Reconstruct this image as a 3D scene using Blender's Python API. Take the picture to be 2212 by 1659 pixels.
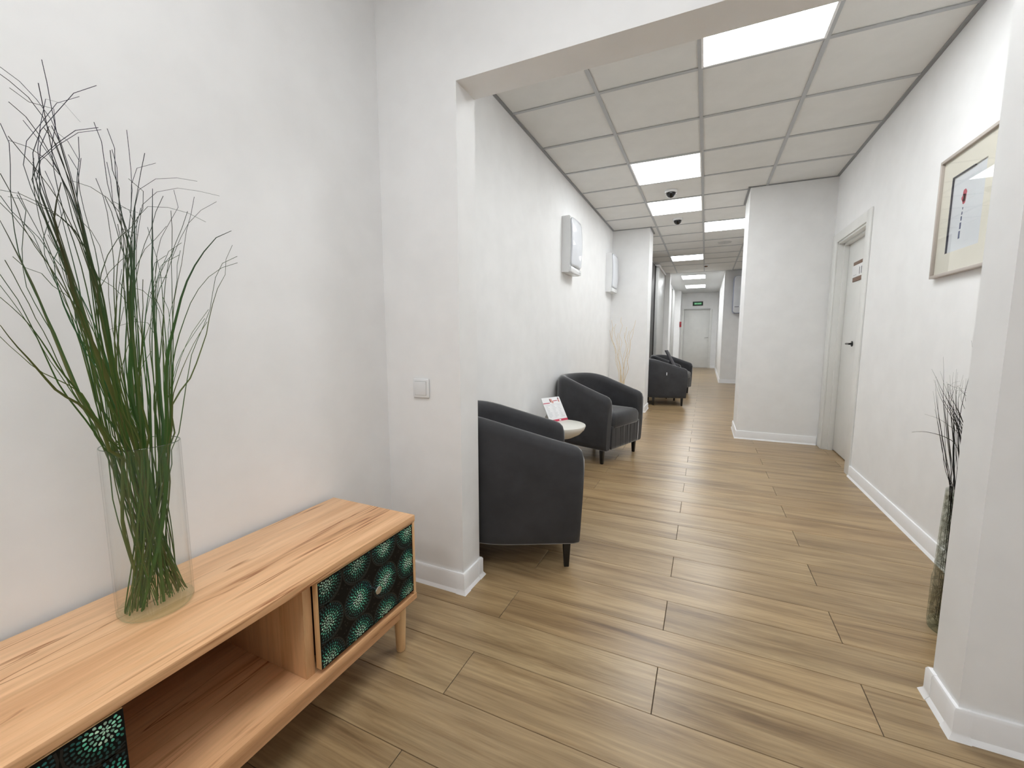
import bpy, bmesh, math, random
from mathutils import Vector, Matrix

for _o in list(bpy.data.objects):
    bpy.data.objects.remove(_o, do_unlink=True)
S = bpy.context.scene
COL = S.collection
PI = math.pi
rnd = random.Random(11)

# ------------------------------------------------------------------ camera
CAM_H = 1.1188
yaw, pitch, roll = 0.42992, 0.11230, -0.00126
fw = Vector((-math.sin(yaw) * math.cos(pitch), math.cos(yaw) * math.cos(pitch), -math.sin(pitch)))
rt = Vector((math.cos(yaw), math.sin(yaw), 0.0))
up = rt.cross(fw)
r2 = rt * math.cos(roll) + up * math.sin(roll)
u2 = -rt * math.sin(roll) + up * math.cos(roll)
cam_data = bpy.data.cameras.new('camera')
cam_data.sensor_width = 36.0
cam_data.lens = 906.355 / 2212.0 * 36.0
cam_data.clip_start = 0.02
cam = bpy.data.objects.new('camera', cam_data)
M = Matrix.Identity(4)
for i in range(3):
    M[i][0] = r2[i]; M[i][1] = u2[i]; M[i][2] = -fw[i]
M[2][3] = CAM_H
cam.matrix_world = M
COL.objects.link(cam)
S.camera = cam

# ------------------------------------------------------------------ world, exposure
W = bpy.data.worlds.new('world'); S.world = W
W.use_nodes = True
W.node_tree.nodes['Background'].inputs[0].default_value = (0.75, 0.82, 1.0, 1)
W.node_tree.nodes['Background'].inputs[1].default_value = 0.25
S.view_settings.view_transform = 'Standard'
S.view_settings.look = 'None'
S.view_settings.gamma = 1.0
S.view_settings.exposure = 0.08
S.view_settings.use_curve_mapping = False
PANEL_E = 19.0        # corridor ceiling panels
ROOM_E = 17.0         # panels of the front room, above and behind the camera
FAR_E = 15.0           # panels at the far end of the corridor

# ------------------------------------------------------------------ material helpers
def lin(c):
    return tuple(((v / 255.0) / 12.92 if v / 255.0 <= 0.04045 else ((v / 255.0 + 0.055) / 1.055) ** 2.4) for v in c) + (1.0,)

def new_mat(name):
    m = bpy.data.materials.new(name); m.use_nodes = True
    nt = m.node_tree
    return m, nt, nt.nodes['Principled BSDF']

def N(nt, kind, **kw):
    n = nt.nodes.new(kind)
    for k, v in kw.items():
        if hasattr(n, k): setattr(n, k, v)
        else: n.inputs[k].default_value = v
    return n

def mapping(nt, scale, coord='Object', rand=False):
    tc = N(nt, 'ShaderNodeTexCoord')
    src = tc.outputs[coord]
    if rand:
        oi = N(nt, 'ShaderNodeObjectInfo')
        mul = N(nt, 'ShaderNodeVectorMath', operation='SCALE'); mul.inputs[0].default_value = (31.7, 17.3, 9.1)
        nt.links.new(oi.outputs['Random'], mul.inputs['Scale'])
        add = N(nt, 'ShaderNodeVectorMath', operation='ADD')
        nt.links.new(src, add.inputs[0]); nt.links.new(mul.outputs[0], add.inputs[1])
        src = add.outputs[0]
    mp = N(nt, 'ShaderNodeMapping'); mp.inputs['Scale'].default_value = scale
    nt.links.new(src, mp.inputs['Vector'])
    return mp.outputs['Vector']

def ramp(nt, fac, stops):
    r = N(nt, 'ShaderNodeValToRGB')
    el = r.color_ramp.elements
    while len(el) < len(stops): el.new(0.5)
    for e, (p, c) in zip(el, stops):
        e.position = p; e.color = c if len(c) == 4 else tuple(c) + (1,)
    nt.links.new(fac, r.inputs['Fac'])
    return r.outputs['Color']

def noise(nt, vec, scale, detail=4.0, rough=0.55, dist=0.0):
    n = N(nt, 'ShaderNodeTexNoise'); n.inputs['Scale'].default_value = scale
    n.inputs['Detail'].default_value = detail; n.inputs['Roughness'].default_value = rough
    n.inputs['Distortion'].default_value = dist
    nt.links.new(vec, n.inputs['Vector'])
    return n.outputs['Fac']

def mixc(nt, a, b, fac, mode='MIX'):
    m = N(nt, 'ShaderNodeMix', data_type='RGBA', blend_type=mode)
    for sock, v in ((m.inputs['Factor'], fac), (m.inputs['A'], a), (m.inputs['B'], b)):
        pass
    def put(idx, v):
        s = [i for i in m.inputs if i.name == idx and i.type in (('VALUE',) if idx == 'Factor' else ('RGBA',))][0]
        if hasattr(v, 'is_output') or hasattr(v, 'links'): nt.links.new(v, s)
        else: s.default_value = v
    put('Factor', fac); put('A', a); put('B', b)
    return [o for o in m.outputs if o.type == 'RGBA'][0]

def bump(nt, b, fac, strength=0.1, dist=0.002):
    n = N(nt, 'ShaderNodeBump'); n.inputs['Strength'].default_value = strength; n.inputs['Distance'].default_value = dist
    nt.links.new(fac, n.inputs['Height']); nt.links.new(n.outputs[0], b.inputs['Normal'])

def plain(name, rgb, rough=0.5, metal=0.0, bump_scale=None, bump_s=0.05, **kw):
    m, nt, b = new_mat(name)
    v = mapping(nt, (1, 1, 1))
    c = lin(rgb)
    f = noise(nt, v, 6.0, 3.0)
    d = tuple(x * 0.965 for x in c[:3]) + (1,)
    nt.links.new(ramp(nt, f, [(0.35, d), (0.65, c)]), b.inputs['Base Color'])
    b.inputs['Roughness'].default_value = rough; b.inputs['Metallic'].default_value = metal
    for k, val in kw.items(): b.inputs[k].default_value = val
    if bump_scale: bump(nt, b, noise(nt, v, bump_scale, 2.0), bump_s, 0.001)
    return m

def wood(name, axis, light, mid, dark, scale=1.0, rough=0.45, rand=False, cracks=True, fiber=0.35, spec=0.5):
    m, nt, b = new_mat(name)
    def sc(across, along):
        s = [across, across, across]; s[axis] = along
        return tuple(s)
    v1 = mapping(nt, sc(9 * scale, 0.8 * scale), rand=rand)
    v2 = mapping(nt, sc(95 * scale, 3.0 * scale), rand=rand)
    v3 = mapping(nt, sc(26 * scale, 1.6 * scale), rand=rand)
    v4 = mapping(nt, sc(15 * scale, 0.75 * scale), rand=rand)
    broad = noise(nt, v1, 1.0, 5.0, 0.6, 0.9)
    col = ramp(nt, broad, [(0.25, lin(dark)), (0.45, lin(mid)), (0.62, lin(light)), (0.8, lin(mid))])
    fib = noise(nt, v2, 1.0, 3.0, 0.6)
    fibc = ramp(nt, fib, [(0.3, (0.72, 0.70, 0.67, 1)), (0.6, (1.06, 1.05, 1.04, 1))])
    col = mixc(nt, col, fibc, fiber, 'MULTIPLY')
    st = noise(nt, v3, 1.0, 8.0, 0.72, 0.5)
    stc = ramp(nt, st, [(0.28, (0.62, 0.54, 0.46, 1)), (0.40, (0.86, 0.82, 0.77, 1)), (0.50, (1, 1, 1, 1))])
    col = mixc(nt, col, stc, 0.75, 'MULTIPLY')
    if cracks:
        ck = noise(nt, v4, 1.0, 3.0, 0.5, 1.4)
        ckc = ramp(nt, ck, [(0.482, (1, 1, 1, 1)), (0.498, (0.46, 0.30, 0.19, 1)), (0.504, (0.46, 0.30, 0.19, 1)), (0.522, (1, 1, 1, 1))])
        gate = noise(nt, v1, 1.7, 2.0)
        gf = N(nt, 'ShaderNodeMapRange'); gf.inputs['From Min'].default_value = 0.46; gf.inputs['From Max'].default_value = 0.56
        nt.links.new(gate, gf.inputs['Value'])
        col = mixc(nt, col, mixc(nt, col, ckc, 1.0, 'MULTIPLY'), gf.outputs[0])
    if rand:
        oi = N(nt, 'ShaderNodeObjectInfo')
        tint = ramp(nt, oi.outputs['Random'], [(0.0, (0.93, 0.91, 0.90, 1)), (0.35, (1.0, 1.0, 1.0, 1)), (0.7, (1.03, 0.99, 0.95, 1)), (1.0, (0.96, 0.97, 0.95, 1))])
        col = mixc(nt, col, tint, 1.0, 'MULTIPLY')
    nt.links.new(col, b.inputs['Base Color'])
    b.inputs['Roughness'].default_value = rough
    b.inputs['Specular IOR Level'].default_value = spec
    bump(nt, b, fib, 0.12, 0.001)
    return m

def emissive(name, rgb, strength):
    m, nt, b = new_mat(name)
    v = mapping(nt, (1, 1, 1))
    f = noise(nt, v, 2.0, 1.0)
    c = tuple(rgb) + (1,)
    nt.links.new(ramp(nt, f, [(0.0, c), (1.0, c)]), b.inputs['Emission Color'])
    b.inputs['Base Color'].default_value = (0.85, 0.85, 0.85, 1)
    b.inputs['Emission Strength'].default_value = strength
    return m

def thin_glass(name, tint, refl=0.09, rough=0.0, pattern=None):
    m, nt, b = new_mat(name)
    out = nt.nodes['Material Output']; nt.nodes.remove(b)
    tr = N(nt, 'ShaderNodeBsdfTransparent'); tr.inputs[0].default_value = tuple(tint) + (1,)
    gl = N(nt, 'ShaderNodeBsdfGlossy'); gl.inputs['Roughness'].default_value = rough
    lw = N(nt, 'ShaderNodeLayerWeight'); lw.inputs['Blend'].default_value = 0.5
    pw = N(nt, 'ShaderNodeMath', operation='POWER'); pw.inputs[1].default_value = 4.5
    nt.links.new(lw.outputs['Facing'], pw.inputs[0])
    ma = N(nt, 'ShaderNodeMath', operation='MULTIPLY_ADD'); ma.inputs[1].default_value = 0.55; ma.inputs[2].default_value = refl * 0.25
    nt.links.new(pw.outputs[0], ma.inputs[0]); lw = ma
    mx = N(nt, 'ShaderNodeMixShader')
    nt.links.new(lw.outputs[0], mx.inputs[0]); nt.links.new(tr.outputs[0], mx.inputs[1]); nt.links.new(gl.outputs[0], mx.inputs[2])
    nt.links.new(mx.outputs[0], out.inputs['Surface'])
    if pattern:
        vec, = (mapping(nt, (1, 1, 1)),)
        w = N(nt, 'ShaderNodeTexVoronoi', feature='DISTANCE_TO_EDGE'); w.inputs['Scale'].default_value = pattern
        nt.links.new(vec, w.inputs['Vector'])
        c = ramp(nt, w.outputs['Distance'], [(0.0, (0.9, 0.92, 0.9, 1)), (0.05, (0.60, 0.61, 0.58, 1)), (0.2, tuple(tint) + (1,))])
        nt.links.new(c, tr.inputs[0])
        bp = N(nt, 'ShaderNodeBump'); bp.inputs['Strength'].default_value = 0.5; bp.inputs['Distance'].default_value = 0.004
        nt.links.new(w.outputs['Distance'], bp.inputs['Height']); nt.links.new(bp.outputs[0], gl.inputs['Normal'])
        gl.inputs['Color'].default_value = (0.75, 0.8, 0.76, 1)
    return m

WALL = plain('wall_paint', (246, 246, 246), 0.62, bump_scale=260.0, bump_s=0.03)
WHITE = plain('white_trim', (250, 250, 251), 0.35)
DOORW = plain('white_door_laminate', (234, 234, 231), 0.38)
PLASTIC = plain('white_plastic', (238, 239, 240), 0.22)
GLOSSW = plain('glossy_white_cover', (232, 235, 241), 0.08)
GREYP = plain('grey_plastic', (196, 196, 194), 0.35)
TILE = plain('ceiling_tile_board', (234, 233, 230), 0.85, bump_scale=420.0, bump_s=0.12)
BAR = plain('ceiling_grid_metal', (188, 190, 192), 0.5)
ANGLE = plain('wall_angle_metal', (150, 152, 154), 0.5)
CEIL = plain('ceiling_paint', (226, 226, 224), 0.8)
FLOORB = plain('floor_joint', (58, 50, 42), 0.8)
PLANK = wood('floor_plank_wood', 0, (180, 156, 119), (158, 134, 100), (120, 97, 70), 1.3, 0.29, rand=True, cracks=False, fiber=0.75, spec=0.5)
OAK = wood('oak_board', 1, (242, 198, 154), (231, 182, 136), (205, 153, 108), 1.0, 0.42, cracks=True, fiber=0.3)
OAKV = wood('oak_upright_board', 2, (236, 196, 150), (224, 180, 134), (204, 156, 110), 1.0, 0.45, cracks=False, fiber=0.3)
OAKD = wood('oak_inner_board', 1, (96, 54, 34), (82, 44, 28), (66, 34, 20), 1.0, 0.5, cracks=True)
LEGW = wood('pale_turned_wood', 2, (236, 200, 152), (228, 188, 138), (212, 168, 118), 1.0, 0.4, cracks=False)
BROWNW = wood('brown_wood', 2, (120, 84, 58), (104, 72, 48), (84, 56, 38), 1.0, 0.45, cracks=False)
DARKD = plain('dark_brown_door', (34, 29, 27), 0.5)
BLACK = plain('black_lacquer', (16, 16, 16), 0.35)
CHROME = plain('brushed_steel', (205, 205, 205), 0.18, 1.0)
DOMEB = plain('dark_dome', (14, 14, 15), 0.08)
CREAM = plain('cream_lacquer', (226, 224, 216), 0.4)
RED = plain('red_plastic', (150, 22, 34), 0.35)
PRED = plain('red_print', (196, 58, 84), 0.5)
PPINK = plain('pink_print', (226, 170, 160), 0.5)
PMAR = plain('maroon_print', (112, 34, 52), 0.5)
PGREY = plain('grey_print', (168, 170, 176), 0.6)
PLGREY = plain('pale_grey_print', (222, 224, 228), 0.6)
PAPER = plain('white_paper', (243, 243, 244), 0.55)
MATB = plain('cream_mat_board', (236, 230, 218), 0.7)
ARTP = plain('pale_art_paper', (226, 228, 234), 0.7)
FRAME = plain('taupe_frame', (186, 176, 168), 0.4)
INK = plain('navy_ink', (62, 74, 118), 0.6)
INKD = plain('dark_line', (46, 44, 60), 0.6)
SIGNB = plain('brown_sign', (122, 92, 74), 0.45)
GREEN = emissive('exit_green', (0.01, 0.12, 0.04), 0.25)
GREENT = emissive('exit_letters', (0.30, 0.75, 0.45), 0.35)
BRANCH = plain('pale_branch', (222, 200, 160), 0.7)
PRINTB = plain('black_printed_front', (5, 7, 9), 0.45)
PRINTB.node_tree.nodes['Principled BSDF'].inputs['Specular IOR Level'].default_value = 0.2
DARKCARD = plain('dark_card', (30, 29, 38), 0.4)
LAV = plain('lavender_edge', (128, 128, 160), 0.4)
EMIT = {k: emissive('panel_diffuser', (0.95, 0.985, 1.0), PANEL_E * f) for k, f in (('first', 1.0), ('second', 0.75), ('third', 0.45), ('fourth', 1.0), ('fifth', 1.0))}
EMITR = emissive('room_panel_diffuser', (0.95, 0.98, 1.0), ROOM_E)
EMITF = emissive('far_panel_diffuser', (0.96, 0.99, 1.0), FAR_E)
VGLASS = thin_glass('clear_glass', (0.99, 0.996, 0.992))
PGLASS = thin_glass('picture_glass', (0.98, 0.985, 0.98))
CGLASS = thin_glass('crackled_glass', (0.90, 0.905, 0.89), rough=0.08, pattern=30.0)

GBASE = thin_glass('green_glass_base', (0.93, 0.97, 0.94), 0.12, 0.03)

m, nt, b = new_mat('charcoal_microfibre'); FABRIC = m
v = mapping(nt, (1, 1, 1))
nt.links.new(ramp(nt, noise(nt, v, 7.0, 4.0, 0.6), [(0.3, lin((50, 50, 52))), (0.7, lin((61, 61, 64)))]), b.inputs['Base Color'])
b.inputs['Roughness'].default_value = 0.75
b.inputs['Sheen Weight'].default_value = 1.0; b.inputs['Sheen Roughness'].default_value = 0.3
b.inputs['Specular IOR Level'].default_value = 0.4
bump(nt, b, noise(nt, v, 500.0, 2.0), 0.12, 0.0006)

m, nt, b = new_mat('grass_blade'); GRASS = m
at = N(nt, 'ShaderNodeAttribute', attribute_name='along')
oi = N(nt, 'ShaderNodeObjectInfo')
low = ramp(nt, oi.outputs['Random'], [(0.0, lin((52, 96, 38))), (0.4, lin((72, 100, 42))), (0.75, lin((96, 104, 54))), (1.0, lin((44, 104, 60)))])
col = mixc(nt, low, lin((22, 20, 30)), 0.5)
mr = N(nt, 'ShaderNodeMapRange'); mr.inputs['From Min'].default_value = 0.60; mr.inputs['From Max'].default_value = 1.0
nt.links.new(at.outputs['Fac'], mr.inputs['Value'])
col = mixc(nt, low, lin((30, 29, 48)), mr.outputs[0])
nt.links.new(col, b.inputs['Base Color']); b.inputs['Roughness'].default_value = 0.4

m, nt, b = new_mat('dark_grass_blade'); GRASSD = m
oi = N(nt, 'ShaderNodeObjectInfo')
nt.links.new(ramp(nt, oi.outputs['Random'], [(0.0, lin((18, 18, 24))), (0.7, lin((28, 30, 26))), (1.0, lin((54, 52, 34)))]), b.inputs['Base Color'])
b.inputs['Roughness'].default_value = 0.5

m, nt, b = new_mat('dot_print_ink'); DOTS = m
vc = N(nt, 'ShaderNodeVertexColor', layer_name='ink')
nt.links.new(vc.outputs[0], b.inputs['Base Color']); b.inputs['Roughness'].default_value = 0.35

m, nt, b = new_mat('slatted_ceiling_metal'); SLAT = m
v = mapping(nt, (1, 1, 1))
wv = N(nt, 'ShaderNodeTexWave', bands_direction='Y'); wv.inputs['Scale'].default_value = 3.2
nt.links.new(v, wv.inputs['Vector'])
nt.links.new(ramp(nt, wv.outputs['Fac'], [(0.0, lin((170, 172, 172))), (0.18, lin((212, 213, 212)))]), b.inputs['Base Color'])
b.inputs['Roughness'].default_value = 0.4

# ------------------------------------------------------------------ object helpers
def link(o, parent=None):
    COL.objects.link(o)
    if parent is not None: o.parent = parent
    return o

def tag(o, label=None, cat=None, group=None, kind=None):
    if label: o['label'] = label
    if cat: o['category'] = cat
    if group: o['group'] = group
    if kind: o['kind'] = kind
    return o

def empty(name, loc=(0, 0, 0), rz=0.0):
    o = bpy.data.objects.new(name, None); o.empty_display_size = 0.1
    o.location = loc; o.rotation_euler = (0, 0, rz)
    return link(o)

def from_bm(name, bm, mat, parent=None, smooth=False, angle=None):
    me = bpy.data.meshes.new(name)
    bmesh.ops.recalc_face_normals(bm, faces=bm.faces)
    bm.to_mesh(me); bm.free()
    for mm in (mat if isinstance(mat, (list, tuple)) else [mat]): me.materials.append(mm)
    if smooth:
        for p in me.polygons: p.use_smooth = True
        if angle is not None: me.set_sharp_from_angle(angle=angle)
    return link(bpy.data.objects.new(name, me), parent)

def add_box(bm, x0, x1, y0, y1, z0, z1, bevel=0.0, seg=2):
    r = bmesh.ops.create_cube(bm, size=1.0)
    vs = r['verts']
    for v in vs:
        v.co = Vector(((x0 + x1) / 2 + v.co.x * (x1 - x0), (y0 + y1) / 2 + v.co.y * (y1 - y0), (z0 + z1) / 2 + v.co.z * (z1 - z0)))
    if bevel > 0:
        es = list({e for v in vs for e in v.link_edges})
        bmesh.ops.bevel(bm, geom=es, offset=bevel, segments=seg, affect='EDGES', profile=0.5)

def box(name, x0, x1, y0, y1, z0, z1, mat, parent=None, bevel=0.0, seg=2):
    bm = bmesh.new(); add_box(bm, x0, x1, y0, y1, z0, z1, bevel, seg)
    return from_bm(name, bm, mat, parent, smooth=bevel > 0, angle=0.6)

def boxes(name, lst, mat, parent=None, bevel=0.0):
    bm = bmesh.new()
    for q in lst: add_box(bm, *q, bevel=bevel)
    return from_bm(name, bm, mat, parent, smooth=bevel > 0, angle=0.6)

def lathe(name, prof, mat, parent=None, seg=40, loc=(0, 0, 0), squash=1.0, angle=0.7, cap=True):
    bm = bmesh.new(); rings = []
    for r, z in prof:
        if r <= 1e-6: rings.append([bm.verts.new((loc[0], loc[1], loc[2] + z))])
        else: rings.append([bm.verts.new((loc[0] + r * math.cos(2 * PI * i / seg), loc[1] + r * squash * math.sin(2 * PI * i / seg), loc[2] + z)) for i in range(seg)])
    for a, c in zip(rings[:-1], rings[1:]):
        for i in range(seg):
            j = (i + 1) % seg
            if len(a) == 1 and len(c) == 1: continue
            if len(a) == 1: bm.faces.new((a[0], c[i], c[j]))
            elif len(c) == 1: bm.faces.new((a[i], a[j], c[0]))
            else: bm.faces.new((a[i], a[j], c[j], c[i]))
    if cap:
        for rg in (rings[0], rings[-1]):
            if len(rg) > 2: bm.faces.new(rg)
    return from_bm(name, bm, mat, parent, True, angle)

def add_tube(bm, pts, radii, sides=6, flat=1.0):
    pts = [Vector(p) for p in pts]
    n = len(pts); prev = None; rings = []
    for i, p in enumerate(pts):
        t = (pts[min(i + 1, n - 1)] - pts[max(i - 1, 0)])
        if t.length < 1e-9: t = Vector((0, 0, 1))
        t.normalize()
        if prev is None:
            a = Vector((0.36, 0.8, 0.1)) if abs(t.y) < 0.95 else Vector((1, 0, 0))
            s = (a - t * a.dot(t)).normalized()
        else:
            s = (prev - t * prev.dot(t))
            s = s.normalized() if s.length > 1e-6 else prev
        prev = s; q = t.cross(s)
        r = radii[i] if isinstance(radii, (list, tuple)) else radii
        rings.append([bm.verts.new(p + s * (r * math.cos(2 * PI * k / sides)) + q * (r * flat * math.sin(2 * PI * k / sides))) for k in range(sides)])
    for a, c in zip(rings[:-1], rings[1:]):
        for k in range(sides):
            j = (k + 1) % sides
            bm.faces.new((a[k], a[j], c[j], c[k]))
    bm.faces.new(rings[0]); bm.faces.new(rings[-1])
    return rings

def tube(name, pts, radii, mat, parent=None, sides=8, flat=1.0):
    bm = bmesh.new(); add_tube(bm, pts, radii, sides, flat)
    return from_bm(name, bm, mat, parent, True, 1.0)

def poly_prism(name, pts2, axis, a0, a1, mat, parent=None, bevel=0.0):
    """extrude a 2-D outline along an axis (0=x,1=y,2=z) from a0 to a1"""
    bm = bmesh.new()
    def P(u, w, a):
        return {0: (a, u, w), 1: (u, a, w), 2: (u, w, a)}[axis]
    A = [bm.verts.new(P(u, w, a0)) for u, w in pts2]; B = [bm.verts.new(P(u, w, a1)) for u, w in pts2]
    n = len(A)
    bm.faces.new(A); bm.faces.new(list(reversed(B)))
    for i in range(n):
        j = (i + 1) % n
        bm.faces.new((A[i], A[j], B[j], B[i]))
    if bevel > 0:
        bmesh.ops.bevel(bm, geom=list(bm.edges), offset=bevel, segments=2, affect='EDGES', profile=0.5)
    return from_bm(name, bm, mat, parent, True, 0.5)

def structure(o):
    o['kind'] = 'structure'; return o

def copy_tree(o, parent=None):
    c = o.copy(); link(c, parent)
    for ch in list(o.children):
        d = copy_tree(ch, c); d.matrix_parent_inverse = ch.matrix_parent_inverse.copy()
    return c

# ------------------------------------------------------------------ room shell
ZC = 2.652
XL, XR = -1.305, 1.103
Y0, Y1 = 1.487, 1.632          # wall with the opening
OX0, OX1, OZ = -0.918, 0.690, 2.098

structure(box('wall_left', XL - 0.15, XL, -2.3, 6.40, 0, 2.75, WALL))
structure(boxes('wall_front', [(XL, OX0, Y0, Y1, 0, 2.75), (OX1, 1.75, Y0, Y1, 0, 2.75), (OX0, OX1, Y0, Y1, OZ, 2.75)], WALL))
structure(box('wall_back', XL - 0.15, 1.75, -2.45, -2.3, 0, 2.75, WALL))
structure(box('wall_right', 1.60, 1.75, -2.3, Y0, 0, 2.75, WALL))
structure(boxes('wall_right.001', [(XR, XR + 0.25, Y1, 4.19, 0, 2.75), (XR, XR + 0.25, 5.03, 5.17, 0, 2.75), (XR, XR + 0.25, 4.19, 5.03, 2.015, 2.75)], WALL))
structure(box('pillar', 0.357, 1.45, 5.17, 5.76, 0, 2.75, WALL))
structure(box('wall_right.002', XR + 0.1, XR + 0.25, 5.76, 11.3, 0, 2.75, WALL))
structure(box('wall_right.003', 0.352, 1.45, 11.3, 16.5, 0, 2.75, WALL))
structure(box('pillar.001', XL - 0.15, -0.782, 6.40, 6.80, 0, 2.75, WALL))
structure(boxes('wall_left.001', [(-1.35, -1.0, 6.80, 8.35, 0, 2.75), (-1.35, -1.06, 9.6, 11.12, 0, 2.75), (-1.35, -1.0, 11.12, 15.6, 0, 2.75), (-1.35, -1.06, 8.35, 9.6, 2.62, 2.75)], WALL))
structure(box('pillar.002', -1.0, -0.85, 11.12, 11.42, 0, 2.75, WALL))
structure(box('pillar.003', -1.35, -0.82, 15.6, 16.5, 0, 2.75, WALL))
structure(boxes('wall_far', [(-1.35, -0.745, 16.5, 16.65, 0, 2.75), (0.105, 1.45, 16.5, 16.65, 0, 2.75), (-0.745, 0.105, 16.5, 16.65, 2.095, 2.75)], WALL))

# white sliding panels standing against the left wall
pl = structure(box('trim_1', -1.058, -0.965, 9.62, 11.12, 0.02, 2.585, GREYP, None, 0.006))
structure(box('trim_2', -1.058, -0.95, 9.60, 11.12, 2.60, 2.648, WHITE, None, 0.004))
structure(box('trim_3', -1.0, -0.955, 13.9, 14.75, 0.02, 2.56, GREYP, None, 0.012))

# ceilings
ce = structure(box('ceiling', XL, 1.45, Y1, 11.2, ZC + 0.03, ZC + 0.09, CEIL))
structure(box('ceiling.001', -1.35, 1.45, 11.2, 16.5, ZC, ZC + 0.08, SLAT))
structure(box('ceiling.002', XL - 0.15, 1.75, -2.45, Y1, 2.75, 2.83, CEIL))
GX = [-1.297, -0.697, -0.097, 0.503, 1.103]
GY = [2.825 + 0.6 * k for k in range(-2, 15)]
LIGHTS = {(2, 1): 'first', (1, 4): 'second', (1, 6): 'third', (2, 8): 'fourth', (1, 12): 'fifth'}
bm = bmesh.new(); add_box(bm, -0.294, 0.294, -0.294, 0.294, 0.0, 0.014, 0.003, 1)
tile0 = from_bm('ceiling_tile', bm, TILE, ce); tile_used = False
for i in range(4):
    for j in range(len(GY) - 1):
        if (i, j) in LIGHTS or GY[j] > 11.0: continue
        t = tile0 if not tile_used else link(tile0.copy(), ce)
        tile_used = True
        t.location = (GX[i] + 0.3, GY[j] + 0.3, ZC + 0.005 + rnd.uniform(-0.0008, 0.0008))
for x in GX[1:4]:
    box('grid_bar', x - 0.012, x + 0.012, Y1, 11.2, ZC - 0.002, ZC + 0.004, BAR, ce)
crossbar = None
for i in range(4):
    for y in GY[1:15]:
        if crossbar is None:
            crossbar = box('cross_bar', -0.288, 0.288, -0.012, 0.012, -0.001, 0.004, BAR, ce); c = crossbar
        else: c = link(crossbar.copy(), ce)
        c.location = (GX[i] + 0.3, y, ZC)
boxes('wall_angle', [(XL, XL + 0.022, Y1, 6.40, ZC - 0.003, ZC + 0.004)], ANGLE, ce)
boxes('wall_angle', [(XR - 0.022, XR, Y1, 5.17, ZC - 0.003, ZC + 0.004)], ANGLE, ce)
boxes('wall_angle', [(0.335, 0.357, 5.15, 5.78, ZC - 0.003, ZC + 0.004)], ANGLE, ce)
boxes('wall_angle', [(0.335, XR - 0.022, 5.156, 5.17, ZC - 0.003, ZC + 0.004)], ANGLE, ce)
boxes('wall_angle', [(XL + 0.022, -0.76, 6.386, 6.40, ZC - 0.003, ZC + 0.004)], ANGLE, ce)
boxes('wall_angle', [(-0.782, -0.76, 6.40, 6.82, ZC - 0.003, ZC + 0.004)], ANGLE, ce)

# floor of wood planks, each a piece of its own
fl_ = structure(box('floor', XL - 0.15, 1.75, -2.45, 16.65, -0.06, -0.0035, FLOORB))
PW, PL = 0.19787, 1.2092
bm = bmesh.new()
add_box(bm, -PL / 2 + 0.0011, PL / 2 - 0.0011, -PW / 2 + 0.0009, PW / 2 - 0.0009, -0.012, 0.0, 0.0009, 1)
plank0 = from_bm('plank', bm, PLANK, fl_); used = False
far_bm = bmesh.new()
for k in range(-18, 78):
    y = 1.2023 + PW * (k + 0.5)
    base = -0.0966 if k % 2 == 0 else 0.508
    for n in range(-3, 3):
        xa, xb = base + PL * n, base + PL * (n + 1)
        if xb < -1.35 or xa > 1.7: continue
        if y > 1.63 and xa > XR and not 4.0 < y < 5.2: continue
        if 0.5 * (xa + xb) < -1.4 and y > 7: continue
        if k < 48:
            p = plank0 if not used else link(plank0.copy(), fl_)
            used = True
            p.location = ((xa + xb) / 2, y, 0)
            if rnd.random() < 0.5: p.rotation_euler = (0, 0, PI)
        else:
            add_box(far_bm, xa + 0.0011, xb - 0.0011, y - PW / 2 + 0.0009, y + PW / 2 - 0.0009, -0.012, 0)
tag(from_bm('planks', far_bm, PLANK, fl_), kind='stuff')

# baseboards: profile swept along a line
BB = [(0.0, 0.0), (0.021, 0.0), (0.019, 0.004), (0.012, 0.014), (0.0115, 0.020), (0.0115, 0.081), (0.008, 0.088), (0.0, 0.088)]
def baseboard(name, p0, p1, nrm, e0=0.0, e1=0.0):
    """p0->p1 along the wall foot, nrm = direction into the room, e0/e1 mitre at the ends"""
    p0 = Vector((p0[0], p0[1], 0)); p1 = Vector((p1[0], p1[1], 0)); n = Vector((nrm[0], nrm[1], 0)); d = (p1 - p0).normalized()
    bm = bmesh.new()
    A = [bm.verts.new(p0 + n * o - d * (o * e0) + Vector((0, 0, z))) for o, z in BB]
    B = [bm.verts.new(p1 + n * o + d * (o * e1) + Vector((0, 0, z))) for o, z in BB]
    m_ = len(A)
    bm.faces.new(A); bm.faces.new(list(reversed(B)))
    for i in range(m_):
        j = (i + 1) % m_
        bm.faces.new((A[i], A[j], B[j], B[i]))
    return structure(from_bm(name, bm, WHITE, None, True, 0.5))
baseboard('baseboard_front', (XL, Y0), (OX0, Y0), (0, -1), -1, 1)
baseboard('baseboard_front.001', (OX0, Y0), (OX0, Y1), (1, 0), 1, 1)
baseboard('baseboard_front.002', (OX1, Y0), (1.60, Y0), (0, -1), 1, -1)
baseboard('baseboard_front.003', (OX1, Y1), (OX1, Y0), (-1, 0), 1, 1)
baseboard('baseboard_left', (XL, -2.3), (XL, Y0), (1, 0), 0, -1)
baseboard('baseboard_left.001', (XL, Y1), (XL, 6.40), (1, 0), 0, -1)
baseboard('baseboard_left.002', (XL, 6.40), (-0.782, 6.40), (0, -1), -1, 1)
baseboard('baseboard_left.003', (-0.782, 6.40), (-0.782, 6.80), (1, 0), 1, 1)
baseboard('baseboard_left.004', (-1.0, 6.80), (-1.0, 8.35), (1, 0), 0, 0)
baseboard('baseboard_right', (XR, Y1), (XR, 4.10), (-1, 0), 0, 0)
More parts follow.
